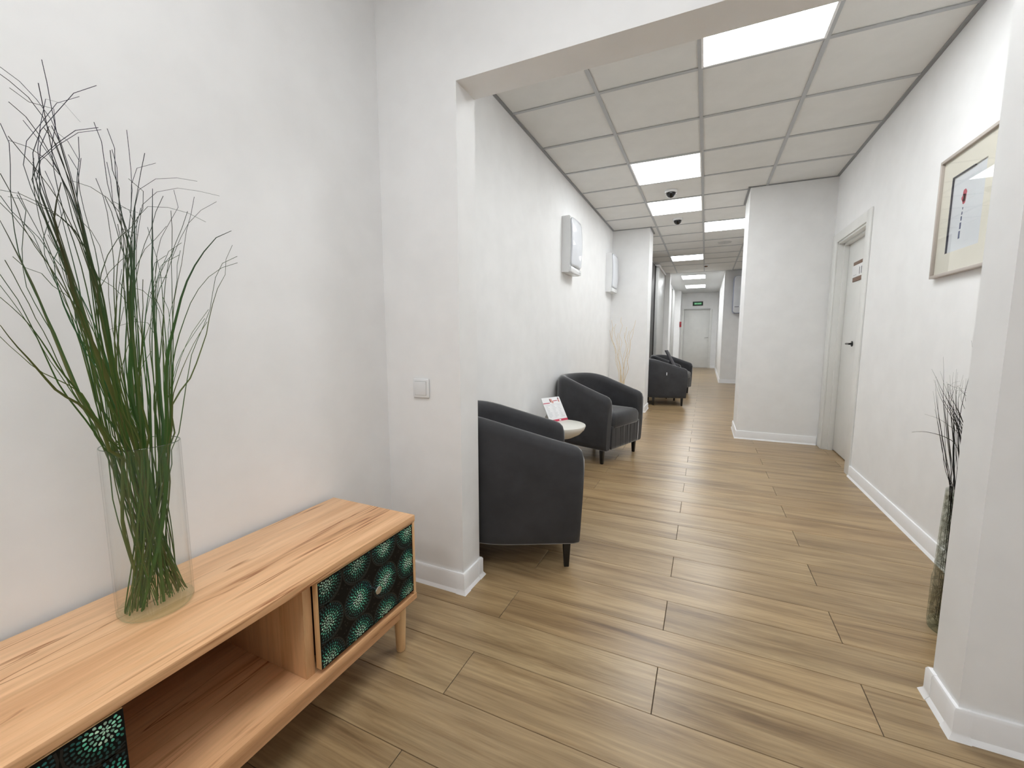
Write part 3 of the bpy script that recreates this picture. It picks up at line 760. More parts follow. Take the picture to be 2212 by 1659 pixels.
# ------------------------------------------------------------------ stem centre lines in millimetres, [width, points]
STEMS = [[5.8,[[-1122,525,513],[-1124,511,559],[-1125,497,603],[-1127,485,647],[-1130,474,691],[-1133,467,732],[-1136,461,776],[-1139,456,819],[-1143,451,858],[-1146,444,893],[-1150,431,932],[-1154,417,962],[-1158,406,992],[-1162,399,1025],[-1166,393,1059],[-1171,388,1092],[-1175,382,1127],[-1180,377,1159],[-1185,372,1191],[-1189,367,1220],[-1194,361,1249],[-1199,354,1279],[-1205,348,1308],[-1210,341,1337]]],
[5.8,[[-1137,467,513],[-1135,461,550],[-1131,455,587],[-1127,448,623],[-1121,441,659],[-1115,434,694],[-1110,431,729],[-1106,432,764],[-1102,434,800],[-1099,436,834],[-1096,438,866],[-1071,408,894],[-1062,400,926],[-1052,387,956],[-1044,374,978],[-1035,359,998],[-1026,341,1013],[-1016,325,1029],[-1006,312,1049],[-996,300,1068],[-985,288,1086],[-975,276,1103],[-964,265,1120],[-953,255,1137]]],
[3.5,[[-1124,514,513],[-1123,504,553],[-1120,494,592],[-1117,484,630],[-1114,473,669],[-1110,463,708],[-1106,455,744],[-1101,446,781],[-1096,438,818],[-1097,437,853],[-1097,437,884],[-1080,411,915],[-1074,399,948],[-1068,388,975],[-1063,378,998],[-1057,365,1024],[-1050,351,1047],[-1044,340,1068],[-1037,330,1091],[-1031,320,1113],[-1024,309,1134],[-1016,297,1152],[-1009,284,1168],[-1002,272,1181]]],
[2.6,[[-1152,514,513],[-1150,503,555],[-1147,492,594],[-1143,481,634],[-1138,470,677],[-1132,459,716],[-1126,449,754],[-1120,439,792],[-1113,430,831],[-1110,431,866],[-1098,409,898],[-1090,396,931],[-1082,382,960],[-1074,368,986],[-1066,355,1010],[-1058,343,1036],[-1048,333,1064],[-1039,324,1091],[-1030,316,1114],[-1020,307,1138],[-1010,298,1160],[-1001,290,1179],[-991,279,1198],[-981,269,1215]]],
[1.7,[[-1128,513,513],[-1129,503,553],[-1131,494,590],[-1132,484,627],[-1134,476,665],[-1137,467,702],[-1139,461,737],[-1142,454,772],[-1145,448,808],[-1148,442,843],[-1151,436,875],[-1154,428,906],[-1157,419,939],[-1161,409,969],[-1164,400,996],[-1167,392,1019],[-1171,382,1049],[-1175,373,1073],[-1178,366,1097],[-1182,360,1121],[-1186,352,1147],[-1190,345,1169],[-1194,336,1193],[-1199,327,1216]]],
[4.4,[[-1140,520,513],[-1140,508,564],[-1140,496,613],[-1140,485,663],[-1140,478,711],[-1140,475,758],[-1139,472,807],[-1139,470,853],[-1139,465,895],[-1139,456,941],[-1139,447,980],[-1138,438,1017],[-1138,432,1059],[-1138,426,1097],[-1138,421,1135],[-1137,415,1174],[-1137,409,1207],[-1137,404,1244],[-1137,399,1278],[-1136,393,1311],[-1136,388,1344],[-1136,382,1377],[-1135,376,1408],[-1135,370,1438]]],
[2.1,[[-1114,534,513],[-1114,517,565],[-1113,500,614],[-1113,484,664],[-1112,470,713],[-1112,458,760],[-1111,446,808],[-1111,436,854],[-1110,428,894],[-1109,421,940],[-1109,418,980],[-1108,416,1017],[-1107,411,1058],[-1106,405,1098],[-1106,399,1133],[-1105,393,1170],[-1104,386,1203],[-1103,378,1236],[-1102,369,1270],[-1101,362,1301],[-1100,358,1336],[-1099,356,1368],[-1099,356,1401],[-1098,360,1435]]],
[2.6,[[-1119,480,513],[-1118,481,571],[-1116,482,628],[-1114,482,687],[-1111,481,746],[-1108,478,807],[-1104,475,862],[-1101,468,917],[-1097,455,963],[-1094,446,1011],[-1089,439,1061],[-1085,432,1110],[-1080,426,1158],[-1076,421,1203],[-1071,414,1247],[-1066,407,1287],[-1061,401,1328],[-1056,394,1367],[-1051,388,1406],[-1045,380,1441],[-1040,373,1475],[-1034,368,1510],[-1028,364,1545],[-1023,359,1577]]],
[2.1,[[-1142,463,513],[-1142,461,572],[-1141,460,630],[-1141,458,690],[-1140,456,747],[-1140,452,807],[-1139,448,863],[-1138,445,916],[-1137,441,970],[-1137,437,1018],[-1136,431,1069],[-1135,425,1118],[-1134,418,1165],[-1133,411,1210],[-1132,403,1254],[-1131,396,1298],[-1130,389,1340],[-1129,381,1379],[-1128,376,1420],[-1127,376,1461],[-1126,383,1505],[-1125,394,1555],[-1124,419,1558],[-1123,439,1534]]],
[2.1,[[-1141,461,513],[-1139,456,574],[-1136,451,633],[-1133,445,693],[-1129,439,750],[-1124,432,807],[-1120,428,862],[-1114,419,915],[-1108,415,967],[-1103,410,1017],[-1097,406,1065],[-1090,400,1113],[-1083,394,1161],[-1077,388,1204],[-1069,379,1246],[-1062,368,1283],[-1055,358,1318],[-1047,347,1355],[-1039,339,1389],[-1032,338,1424],[-1024,348,1462],[-1016,368,1498],[-1007,389,1536],[-999,418,1561]]],
[1.7,[[-1132,498,513],[-1132,490,575],[-1133,482,634],[-1135,475,696],[-1136,470,753],[-1138,465,811],[-1140,462,867],[-1141,459,922],[-1143,458,975],[-1145,458,1026],[-1148,456,1078],[-1150,453,1130],[-1152,451,1179],[-1155,449,1229],[-1157,446,1276],[-1160,443,1324],[-1162,439,1372],[-1165,435,1417],[-1168,430,1462],[-1170,424,1503],[-1173,415,1539],[-1176,399,1568],[-1179,380,1591],[-1182,358,1605]]],
[1.7,[[-1117,542,513],[-1116,516,576],[-1115,491,635],[-1114,470,697],[-1113,456,751],[-1112,444,807],[-1110,434,863],[-1108,427,915],[-1107,424,967],[-1105,423,1017],[-1103,422,1066],[-1101,419,1116],[-1099,415,1165],[-1097,411,1211],[-1095,406,1253],[-1092,398,1298],[-1090,390,1335],[-1088,384,1377],[-1085,380,1414],[-1083,379,1455],[-1080,387,1498],[-1079,387,1525],[-1076,355,1521],[-1073,333,1532]]],
[1.7,[[-1143,495,513],[-1140,483,572],[-1136,472,630],[-1130,461,689],[-1124,454,743],[-1117,447,796],[-1109,441,849],[-1100,435,902],[-1092,430,950],[-1082,424,998],[-1073,418,1045],[-1062,413,1090],[-1052,406,1135],[-1040,400,1179],[-1029,394,1220],[-1018,388,1255],[-1006,379,1294],[-994,369,1326],[-983,359,1355],[-969,346,1383],[-957,333,1407],[-944,319,1427],[-931,302,1444],[-917,282,1452]]],
[3.1,[[-1129,452,513],[-1130,459,562],[-1131,466,610],[-1132,472,660],[-1133,474,711],[-1135,474,763],[-1136,471,816],[-1138,468,866],[-1140,466,915],[-1142,463,964],[-1144,460,1010],[-1146,458,1057],[-1149,457,1105],[-1151,456,1150],[-1153,453,1196],[-1156,450,1239],[-1158,446,1282],[-1161,442,1324],[-1164,436,1365],[-1166,428,1402],[-1169,418,1435],[-1172,407,1468],[-1175,393,1497],[-1178,378,1522]]],
[2.1,[[-1124,542,513],[-1122,522,570],[-1118,502,624],[-1113,484,681],[-1108,470,732],[-1102,458,784],[-1095,447,836],[-1091,442,885],[-1080,431,931],[-1072,426,977],[-1064,422,1020],[-1056,417,1062],[-1047,411,1105],[-1037,405,1147],[-1028,399,1184],[-1018,391,1221],[-1008,381,1253],[-998,371,1284],[-988,358,1313],[-977,345,1339],[-967,330,1360],[-956,314,1379],[-944,297,1394],[-933,282,1409]]],
[2.1,[[-1130,462,513],[-1130,454,568],[-1130,446,621],[-1130,439,673],[-1130,432,725],[-1130,427,776],[-1129,427,828],[-1129,427,875],[-1129,410,920],[-1128,402,966],[-1128,395,1006],[-1128,386,1048],[-1128,377,1089],[-1127,369,1126],[-1127,359,1165],[-1127,350,1199],[-1126,341,1234],[-1126,335,1269],[-1125,333,1307],[-1125,333,1345],[-1125,335,1382],[-1124,338,1420],[-1124,340,1457],[-1123,332,1486]]],
[2.1,[[-1111,478,513],[-1109,470,565],[-1107,460,615],[-1103,451,664],[-1099,444,713],[-1095,440,761],[-1093,440,809],[-1092,441,856],[-1081,430,896],[-1075,424,943],[-1070,416,980],[-1064,408,1018],[-1058,402,1057],[-1052,395,1094],[-1045,384,1130],[-1038,373,1163],[-1031,360,1194],[-1025,347,1220],[-1018,334,1245],[-1011,320,1268],[-1003,308,1293],[-995,301,1320],[-988,293,1344],[-980,283,1365]]],
[2.1,[[-1124,542,513],[-1124,530,563],[-1124,519,610],[-1124,508,660],[-1124,497,708],[-1124,486,756],[-1124,475,804],[-1124,466,850],[-1124,458,888],[-1125,453,935],[-1125,453,971],[-1125,450,1009],[-1125,444,1048],[-1125,438,1086],[-1125,432,1124],[-1126,424,1160],[-1126,414,1194],[-1126,402,1225],[-1126,389,1253],[-1126,375,1276],[-1127,363,1302],[-1127,348,1322],[-1127,333,1341],[-1127,322,1364]]],
[2.1,[[-1127,542,513],[-1127,523,562],[-1126,504,608],[-1125,487,654],[-1124,472,702],[-1122,460,745],[-1121,449,790],[-1119,438,834],[-1117,429,875],[-1115,422,913],[-1113,415,955],[-1111,410,991],[-1109,406,1026],[-1107,401,1064],[-1105,396,1101],[-1103,390,1134],[-1100,384,1169],[-1098,377,1200],[-1096,368,1229],[-1093,358,1257],[-1091,347,1282],[-1088,334,1305],[-1086,322,1326],[-1083,308,1343]]],
[1.5,[[-1116,452,513],[-1113,451,563],[-1109,450,612],[-1105,448,661],[-1099,445,711],[-1093,442,759],[-1090,443,807],[-1089,444,854],[-1071,431,898],[-1063,426,943],[-1055,422,986],[-1046,417,1027],[-1037,412,1066],[-1027,407,1108],[-1017,402,1149],[-1008,397,1184],[-997,389,1220],[-988,379,1247],[-977,366,1276],[-966,351,1300],[-955,331,1316],[-944,309,1325],[-932,286,1330],[-921,264,1327]]],
[2.6,[[-1147,496,513],[-1144,489,567],[-1139,480,621],[-1134,472,676],[-1127,465,728],[-1119,460,780],[-1111,454,833],[-1102,448,880],[-1093,442,928],[-1083,435,973],[-1074,428,1014],[-1064,421,1057],[-1053,414,1098],[-1042,407,1136],[-1030,401,1177],[-1019,396,1212],[-1007,388,1246],[-995,379,1278],[-982,370,1309],[-968,362,1339],[-955,354,1368],[-941,345,1394],[-928,336,1418],[-914,323,1437]]],
[2.1,[[-1110,507,513],[-1109,501,565],[-1108,496,615],[-1106,490,667],[-1104,482,718],[-1102,473,768],[-1100,464,818],[-1097,456,865],[-1095,450,908],[-1092,445,955],[-1089,442,996],[-1087,438,1036],[-1083,434,1078],[-1080,429,1118],[-1077,424,1157],[-1074,420,1196],[-1070,416,1233],[-1067,411,1270],[-1063,405,1307],[-1060,400,1339],[-1056,396,1375],[-1052,398,1407],[-1048,403,1445],[-1044,403,1478]]],
[1.7,[[-1132,509,513],[-1131,506,565],[-1129,503,616],[-1126,498,671],[-1122,494,722],[-1118,488,775],[-1114,482,827],[-1110,477,875],[-1105,474,923],[-1100,474,969],[-1095,474,1012],[-1090,472,1056],[-1084,468,1100],[-1079,464,1142],[-1073,463,1185],[-1067,463,1229],[-1061,464,1267],[-1054,460,1309],[-1048,453,1343],[-1042,442,1372],[-1035,434,1406],[-1028,430,1441],[-1021,426,1474],[-1014,415,1502]]],
[2.1,[[-1142,538,513],[-1142,527,561],[-1141,516,606],[-1140,506,655],[-1139,498,701],[-1138,491,746],[-1137,485,793],[-1136,479,838],[-1135,474,878],[-1133,471,922],[-1132,469,962],[-1131,468,999],[-1129,467,1037],[-1128,464,1077],[-1126,462,1115],[-1124,461,1153],[-1123,462,1194],[-1121,463,1228],[-1119,466,1263],[-1118,466,1299],[-1116,464,1335],[-1114,462,1370],[-1112,457,1402],[-1110,448,1431]]],
[2.1,[[-1138,539,513],[-1137,530,565],[-1137,520,616],[-1137,511,672],[-1136,503,721],[-1136,496,774],[-1135,489,826],[-1135,484,871],[-1134,477,921],[-1134,472,961],[-1133,467,1002],[-1133,462,1043],[-1132,463,1086],[-1131,467,1130],[-1131,473,1174],[-1130,479,1218],[-1129,486,1261],[-1128,494,1304],[-1128,501,1345],[-1127,508,1388],[-1126,513,1430],[-1125,514,1472],[-1125,514,1512],[-1124,513,1551]]],
[2.6,[[-1143,444,513],[-1140,449,558],[-1136,453,603],[-1131,457,649],[-1125,460,696],[-1118,464,742],[-1111,467,787],[-1103,469,833],[-1094,470,878],[-1086,469,923],[-1076,466,967],[-1067,462,1010],[-1057,458,1052],[-1047,454,1093],[-1036,448,1135],[-1025,443,1175],[-1014,439,1210],[-1002,437,1248],[-991,439,1283],[-979,440,1317],[-968,440,1348],[-956,443,1381],[-943,445,1414],[-930,448,1447]]],
[1.5,[[-1112,529,513],[-1113,520,563],[-1114,511,611],[-1115,503,661],[-1117,497,709],[-1119,492,754],[-1121,487,801],[-1124,484,847],[-1126,482,892],[-1129,483,935],[-1132,485,978],[-1135,488,1022],[-1137,491,1064],[-1141,494,1108],[-1144,495,1154],[-1147,497,1199],[-1151,499,1240],[-1154,502,1280],[-1157,510,1324],[-1161,518,1363],[-1164,526,1409],[-1168,532,1454],[-1172,547,1494],[-1175,586,1519]]],
[1.7,[[-1150,463,513],[-1150,465,561],[-1149,468,609],[-1149,471,658],[-1149,475,705],[-1148,481,751],[-1148,487,797],[-1147,493,845],[-1147,497,893],[-1146,499,940],[-1146,500,987],[-1145,501,1034],[-1145,502,1080],[-1144,503,1128],[-1143,504,1177],[-1143,505,1224],[-1142,506,1265],[-1141,509,1312],[-1141,515,1354],[-1140,521,1398],[-1140,532,1439],[-1139,565,1472],[-1138,608,1488],[-1137,651,1494]]],
[7.7,[[-1107,488,513],[-1107,488,555],[-1107,488,596],[-1106,488,637],[-1106,488,679],[-1105,487,720],[-1104,485,763],[-1104,484,805],[-1103,481,845],[-1102,479,881],[-1101,474,923],[-1100,467,959],[-1099,463,993],[-1099,464,1030],[-1098,468,1067],[-1097,472,1103],[-1096,476,1140],[-1095,479,1177],[-1094,483,1210],[-1092,486,1247],[-1091,489,1282],[-1090,492,1319],[-1089,495,1354],[-1088,498,1388]]],
[6.3,[[-1129,454,513],[-1129,463,551],[-1128,472,589],[-1128,481,628],[-1127,490,668],[-1127,498,709],[-1126,506,752],[-1126,513,796],[-1125,520,837],[-1124,524,874],[-1123,527,922],[-1123,526,959],[-1122,526,1001],[-1121,527,1043],[-1120,527,1085],[-1119,527,1126],[-1119,527,1166],[-1118,529,1205],[-1117,530,1244],[-1116,532,1284],[-1115,536,1325],[-1114,538,1363],[-1113,541,1401],[-1112,544,1441]]],
[2.1,[[-1143,533,513],[-1142,526,558],[-1139,519,602],[-1136,512,649],[-1132,506,695],[-1129,501,738],[-1124,496,783],[-1119,491,828],[-1114,486,869],[-1109,482,910],[-1104,479,950],[-1098,477,987],[-1093,475,1023],[-1087,473,1062],[-1080,470,1100],[-1074,468,1136],[-1068,467,1170],[-1061,469,1207],[-1055,473,1237],[-1047,478,1273],[-1040,486,1306],[-1033,497,1339],[-1026,504,1372],[-1019,516,1405]]],
[2.1,[[-1145,501,513],[-1145,504,554],[-1145,508,594],[-1144,512,635],[-1144,517,678],[-1144,522,717],[-1144,529,760],[-1144,535,802],[-1144,541,843],[-1143,542,883],[-1143,551,928],[-1143,554,968],[-1143,557,1005],[-1143,561,1048],[-1143,566,1088],[-1142,571,1127],[-1142,576,1167],[-1142,582,1207],[-1142,592,1249],[-1141,603,1290],[-1141,612,1334],[-1141,620,1372],[-1141,633,1413],[-1140,643,1456]]],
[2.1,[[-1116,521,513],[-1117,522,556],[-1119,523,598],[-1121,524,642],[-1124,524,687],[-1127,523,730],[-1131,522,776],[-1134,521,821],[-1138,520,862],[-1142,521,905],[-1146,525,947],[-1150,529,984],[-1155,532,1025],[-1160,535,1067],[-1164,540,1108],[-1170,547,1152],[-1175,558,1193],[-1180,573,1233],[-1185,593,1271],[-1190,613,1318],[-1196,635,1363],[-1201,659,1405],[-1207,694,1446],[-1213,739,1481]]],
[1.7,[[-1131,511,513],[-1132,513,555],[-1134,516,596],[-1136,518,639],[-1139,521,683],[-1142,524,724],[-1145,526,768],[-1148,529,812],[-1152,532,854],[-1155,535,896],[-1159,537,939],[-1163,539,979],[-1167,542,1019],[-1171,546,1061],[-1176,551,1105],[-1181,557,1148],[-1185,562,1187],[-1190,569,1233],[-1195,575,1275],[-1200,584,1317],[-1204,597,1356],[-1209,621,1399],[-1215,646,1442],[-1220,642,1483]]],
[6.3,[[-1113,449,513],[-1110,459,548],[-1107,468,584],[-1103,478,621],[-1098,486,659],[-1093,492,698],[-1087,497,739],[-1081,500,780],[-1074,501,822],[-1074,500,862],[-1060,503,902],[-1052,502,945],[-1044,500,986],[-1037,499,1023],[-1029,499,1059],[-1020,502,1098],[-1012,507,1129],[-1003,513,1164],[-994,519,1199],[-985,528,1234],[-975,540,1267],[-966,555,1297],[-956,576,1329],[-946,603,1348]]],
[3.1,[[-1142,508,513],[-1142,511,550],[-1143,514,587],[-1144,517,624],[-1144,522,663],[-1145,528,699],[-1146,535,737],[-1147,541,776],[-1146,541,814],[-1145,541,848],[-1151,562,890],[-1152,560,927],[-1154,564,958],[-1155,584,989],[-1156,608,1017],[-1158,626,1053],[-1159,641,1089],[-1161,657,1127],[-1162,667,1166],[-1164,680,1205],[-1166,696,1245],[-1167,719,1284],[-1169,725,1324],[-1171,746,1365]]],
[2.6,[[-1121,461,513],[-1120,469,546],[-1117,478,580],[-1114,486,614],[-1110,494,650],[-1106,500,687],[-1101,505,724],[-1096,509,762],[-1091,512,801],[-1086,514,839],[-1081,516,875],[-1074,518,915],[-1067,518,956],[-1060,518,994],[-1054,518,1027],[-1047,520,1063],[-1041,524,1093],[-1035,531,1125],[-1028,540,1158],[-1020,550,1192],[-1012,564,1223],[-1005,583,1251],[-997,608,1274],[-989,639,1289]]],
[1.7,[[-1128,448,513],[-1126,456,546],[-1123,464,580],[-1119,471,615],[-1114,479,650],[-1109,487,686],[-1104,494,721],[-1098,502,759],[-1091,511,797],[-1084,518,833],[-1084,520,866],[-1071,531,904],[-1063,535,941],[-1056,538,973],[-1049,542,1009],[-1040,546,1046],[-1033,550,1079],[-1024,561,1115],[-1015,571,1146],[-1006,581,1180],[-998,584,1214],[-988,587,1249],[-979,599,1281],[-970,627,1300]]],
[2.1,[[-1117,429,513],[-1117,438,539],[-1117,447,565],[-1118,457,592],[-1118,467,618],[-1118,476,645],[-1118,485,673],[-1118,493,701],[-1119,502,733],[-1119,510,765],[-1119,518,797],[-1119,524,827],[-1119,530,855],[-1120,536,888],[-1120,539,923],[-1120,541,950],[-1121,545,981],[-1121,554,1013],[-1121,563,1041],[-1121,574,1071],[-1122,588,1101],[-1122,604,1131],[-1122,624,1159],[-1123,645,1187]]],
[2.6,[[-1137,428,513],[-1136,437,538],[-1133,446,564],[-1129,454,590],[-1125,463,617],[-1121,471,644],[-1116,478,671],[-1111,484,699],[-1105,491,729],[-1099,497,761],[-1092,502,793],[-1086,507,823],[-1079,510,851],[-1078,511,876],[-1065,515,914],[-1058,514,944],[-1052,513,969],[-1045,515,998],[-1038,521,1023],[-1030,528,1050],[-1021,536,1077],[-1013,545,1103],[-1005,556,1128],[-996,567,1152]]],
[1.5,[[-1125,482,513],[-1125,482,556],[-1126,482,598],[-1126,483,640],[-1127,483,684],[-1128,485,724],[-1129,486,764],[-1129,488,805],[-1130,490,846],[-1131,492,888],[-1132,494,927],[-1133,496,967],[-1135,498,1008],[-1136,499,1048],[-1137,501,1087],[-1138,503,1128],[-1139,506,1171],[-1141,508,1213],[-1142,510,1252],[-1143,512,1285],[-1145,517,1331],[-1146,521,1359],[-1147,514,1392],[-1148,489,1403]]],
[2.1,[[-1131,437,513],[-1130,449,546],[-1127,462,579],[-1125,475,613],[-1121,487,648],[-1117,496,685],[-1113,504,725],[-1109,510,768],[-1104,515,811],[-1099,519,851],[-1095,522,888],[-1089,526,933],[-1084,529,970],[-1078,530,1007],[-1072,532,1048],[-1067,532,1087],[-1060,532,1125],[-1054,531,1165],[-1048,530,1201],[-1041,529,1239],[-1035,528,1273],[-1027,528,1311],[-1021,528,1345],[-1014,525,1378]]],
[2.1,[[-1138,433,513],[-1136,445,546],[-1133,458,580],[-1130,470,615],[-1126,481,650],[-1121,491,688],[-1116,498,729],[-1110,504,773],[-1104,508,816],[-1099,511,856],[-1093,514,894],[-1086,516,939],[-1080,515,975],[-1073,514,1014],[-1066,512,1053],[-1059,510,1091],[-1051,509,1131],[-1044,510,1169],[-1036,510,1206],[-1028,512,1241],[-1020,516,1276],[-1012,526,1310],[-1003,537,1345],[-995,546,1380]]],
[2.6,[[-1152,460,513],[-1151,463,552],[-1148,466,591],[-1144,468,630],[-1140,470,670],[-1135,472,709],[-1130,474,748],[-1124,476,788],[-1118,478,827],[-1112,478,865],[-1106,476,903],[-1099,470,942],[-1092,463,978],[-1085,456,1013],[-1078,451,1046],[-1071,449,1082],[-1062,449,1117],[-1054,450,1151],[-1047,450,1180],[-1038,449,1216],[-1029,446,1247],[-1021,443,1275],[-1013,436,1301],[-1004,430,1328]]],
[2.6,[[-1105,481,513],[-1107,484,551],[-1109,488,587],[-1111,491,624],[-1114,496,662],[-1118,501,699],[-1121,508,736],[-1125,516,775],[-1130,523,813],[-1134,530,849],[-1138,537,884],[-1143,544,926],[-1147,548,960],[-1152,554,996],[-1157,560,1035],[-1162,565,1073],[-1168,570,1112],[-1174,573,1153],[-1179,576,1190],[-1185,580,1232],[-1191,583,1268],[-1197,581,1306],[-1203,577,1342],[-1209,574,1377]]],
[2.1,[[-1143,516,513],[-1141,509,563],[-1138,500,611],[-1134,492,663],[-1130,483,712],[-1124,474,761],[-1118,464,810],[-1112,455,856],[-1107,448,896],[-1099,440,943],[-1093,434,981],[-1086,428,1018],[-1078,421,1059],[-1071,414,1096],[-1063,410,1133],[-1055,408,1170],[-1046,408,1205],[-1038,412,1238],[-1030,421,1272],[-1021,435,1304],[-1012,456,1331],[-1002,471,1365],[-993,470,1397],[-983,444,1410]]],
[1.7,[[-1137,528,513],[-1137,527,549],[-1137,526,583],[-1138,524,618],[-1138,523,656],[-1138,521,691],[-1138,518,726],[-1139,515,763],[-1139,512,800],[-1140,510,836],[-1140,508,867],[-1140,507,902],[-1141,508,936],[-1141,510,966],[-1142,512,995],[-1142,513,1028],[-1143,515,1062],[-1143,515,1094],[-1144,513,1123],[-1144,506,1155],[-1145,497,1180],[-1145,486,1206],[-1146,472,1225],[-1146,454,1238]]],
[3.5,[[-1120,443,513],[-1118,447,546],[-1113,451,579],[-1108,454,612],[-1102,457,646],[-1096,459,680],[-1089,460,713],[-1081,462,748],[-1076,465,784],[-1075,468,818],[-1074,470,851],[-1074,470,881],[-1037,460,915],[-1026,453,949],[-1017,445,978],[-1007,438,1005],[-997,436,1035],[-986,435,1064],[-975,434,1091],[-963,432,1119],[-951,429,1148],[-939,427,1172],[-927,423,1199],[-915,420,1221]]],
[1.5,[[-1133,450,513],[-1131,457,557],[-1126,463,602],[-1121,467,647],[-1115,470,694],[-1108,471,741],[-1100,470,789],[-1092,468,836],[-1084,466,881],[-1075,463,926],[-1065,460,970],[-1056,457,1012],[-1046,453,1052],[-1035,449,1094],[-1024,444,1135],[-1013,439,1173],[-1002,435,1207],[-989,432,1247],[-979,430,1277],[-967,425,1311],[-955,414,1338],[-942,393,1356],[-929,367,1364],[-916,340,1363]]],
[2.6,[[-1104,475,513],[-1105,466,562],[-1107,458,608],[-1110,451,654],[-1113,445,699],[-1116,441,743],[-1119,438,786],[-1123,436,829],[-1127,435,871],[-1131,433,912],[-1135,431,953],[-1140,430,994],[-1144,429,1033],[-1149,428,1072],[-1154,427,1114],[-1159,427,1156],[-1165,426,1195],[-1169,426,1229],[-1175,424,1272],[-1180,422,1306],[-1186,420,1345],[-1192,419,1381],[-1197,415,1414],[-1203,408,1446]]],
[1.7,[[-1119,542,513],[-1116,523,569],[-1112,505,623],[-1106,486,680],[-1100,470,730],[-1094,454,779],[-1090,443,828],[-1092,441,877],[-1069,415,923],[-1060,409,966],[-1051,404,1009],[-1041,399,1051],[-1031,395,1092],[-1020,390,1132],[-1009,385,1173],[-997,380,1212],[-985,375,1248],[-975,371,1278],[-961,363,1313],[-951,354,1336],[-939,345,1364],[-926,336,1388],[-914,326,1411],[-901,310,1426]]],
[6.7,[[-1136,536,513],[-1133,523,563],[-1129,509,612],[-1123,495,662],[-1117,485,710],[-1110,478,758],[-1102,471,807],[-1094,464,852],[-1087,456,890],[-1076,443,936],[-1068,430,970],[-1059,418,1006],[-1049,407,1043],[-1039,397,1076],[-1028,384,1109],[-1017,372,1139],[-1006,363,1169],[-995,354,1198],[-983,347,1227],[-971,339,1254],[-958,331,1281],[-946,325,1307],[-934,326,1332],[-921,329,1358]]],
[4.0,[[-1148,525,513],[-1148,517,552],[-1147,509,590],[-1146,502,628],[-1144,494,668],[-1143,487,705],[-1141,481,742],[-1139,475,781],[-1137,469,818],[-1135,463,853],[-1133,457,883],[-1130,446,919],[-1128,433,949],[-1126,423,973],[-1124,416,1002],[-1121,412,1031],[-1119,409,1061],[-1116,404,1090],[-1113,399,1119],[-1110,395,1146],[-1108,394,1173],[-1105,393,1200],[-1102,390,1227],[-1099,387,1254]]],
[4.4,[[-1138,464,513],[-1139,466,543],[-1141,468,572],[-1143,470,601],[-1145,472,630],[-1148,475,658],[-1151,479,688],[-1153,484,716],[-1157,490,746],[-1160,496,776],[-1164,503,805],[-1168,508,834],[-1171,512,859],[-1175,514,891],[-1179,510,922],[-1183,505,948],[-1187,504,973],[-1191,510,1003],[-1196,519,1031],[-1200,528,1060],[-1205,538,1089],[-1209,548,1117],[-1214,561,1146],[-1219,575,1175]]],
[4.4,[[-1136,442,513],[-1136,451,539],[-1137,461,564],[-1138,471,590],[-1139,481,617],[-1141,490,644],[-1142,499,672],[-1144,506,702],[-1146,512,735],[-1148,517,768],[-1150,522,801],[-1152,526,831],[-1154,529,859],[-1156,531,895],[-1158,531,926],[-1160,530,953],[-1163,534,984],[-1165,542,1016],[-1167,550,1047],[-1170,557,1079],[-1173,563,1111],[-1175,569,1141],[-1178,575,1174],[-1180,580,1206]]],
[2.1,[[-1116,455,513],[-1115,462,546],[-1115,470,579],[-1114,477,613],[-1113,484,647],[-1112,490,683],[-1111,494,720],[-1109,496,759],[-1108,497,798],[-1106,498,835],[-1105,499,870],[-1103,501,907],[-1102,503,944],[-1100,505,976],[-1099,506,1009],[-1097,505,1045],[-1095,503,1080],[-1093,503,1114],[-1091,507,1150],[-1089,512,1186],[-1088,518,1217],[-1086,528,1251],[-1084,543,1283],[-1082,569,1302]]],
[2.1,[[-1112,452,513],[-1112,458,548],[-1112,464,583],[-1112,470,619],[-1111,476,655],[-1111,482,691],[-1111,488,727],[-1110,494,764],[-1110,501,802],[-1110,506,839],[-1109,511,873],[-1109,514,912],[-1109,515,950],[-1108,515,986],[-1108,516,1021],[-1107,518,1058],[-1107,520,1097],[-1106,523,1134],[-1106,526,1166],[-1105,530,1207],[-1105,535,1238],[-1104,545,1275],[-1104,560,1310],[-1103,587,1334]]],
[4.0,[[-1147,531,513],[-1145,524,551],[-1141,515,587],[-1137,507,624],[-1131,498,663],[-1125,491,700],[-1119,485,736],[-1111,479,773],[-1103,473,811],[-1095,467,845],[-1088,461,876],[-1079,453,909],[-1070,441,940],[-1062,431,965],[-1054,422,992],[-1044,416,1020],[-1034,411,1049],[-1024,406,1076],[-1014,400,1102],[-1003,393,1127],[-993,387,1150],[-982,382,1174],[-971,379,1197],[-960,375,1220]]],
[3.5,[[-1150,515,513],[-1151,509,550],[-1152,503,586],[-1153,498,621],[-1154,493,657],[-1156,491,693],[-1158,491,726],[-1160,492,762],[-1162,494,798],[-1164,495,832],[-1166,495,862],[-1168,493,897],[-1171,486,929],[-1173,480,957],[-1175,476,986],[-1178,475,1018],[-1180,477,1051],[-1183,479,1082],[-1186,481,1114],[-1189,485,1146],[-1191,490,1176],[-1194,497,1207],[-1197,505,1239],[-1200,513,1271]]],
[2.1,[[-1110,502,513],[-1110,500,550],[-1110,498,585],[-1111,497,621],[-1112,495,657],[-1112,495,693],[-1113,495,728],[-1114,495,765],[-1115,496,802],[-1116,497,837],[-1117,498,868],[-1118,499,903],[-1119,501,937],[-1120,503,965],[-1121,503,997],[-1122,502,1029],[-1124,501,1061],[-1125,503,1094],[-1126,508,1127],[-1127,514,1158],[-1129,524,1193],[-1130,534,1225],[-1132,544,1258],[-1133,550,1289]]],
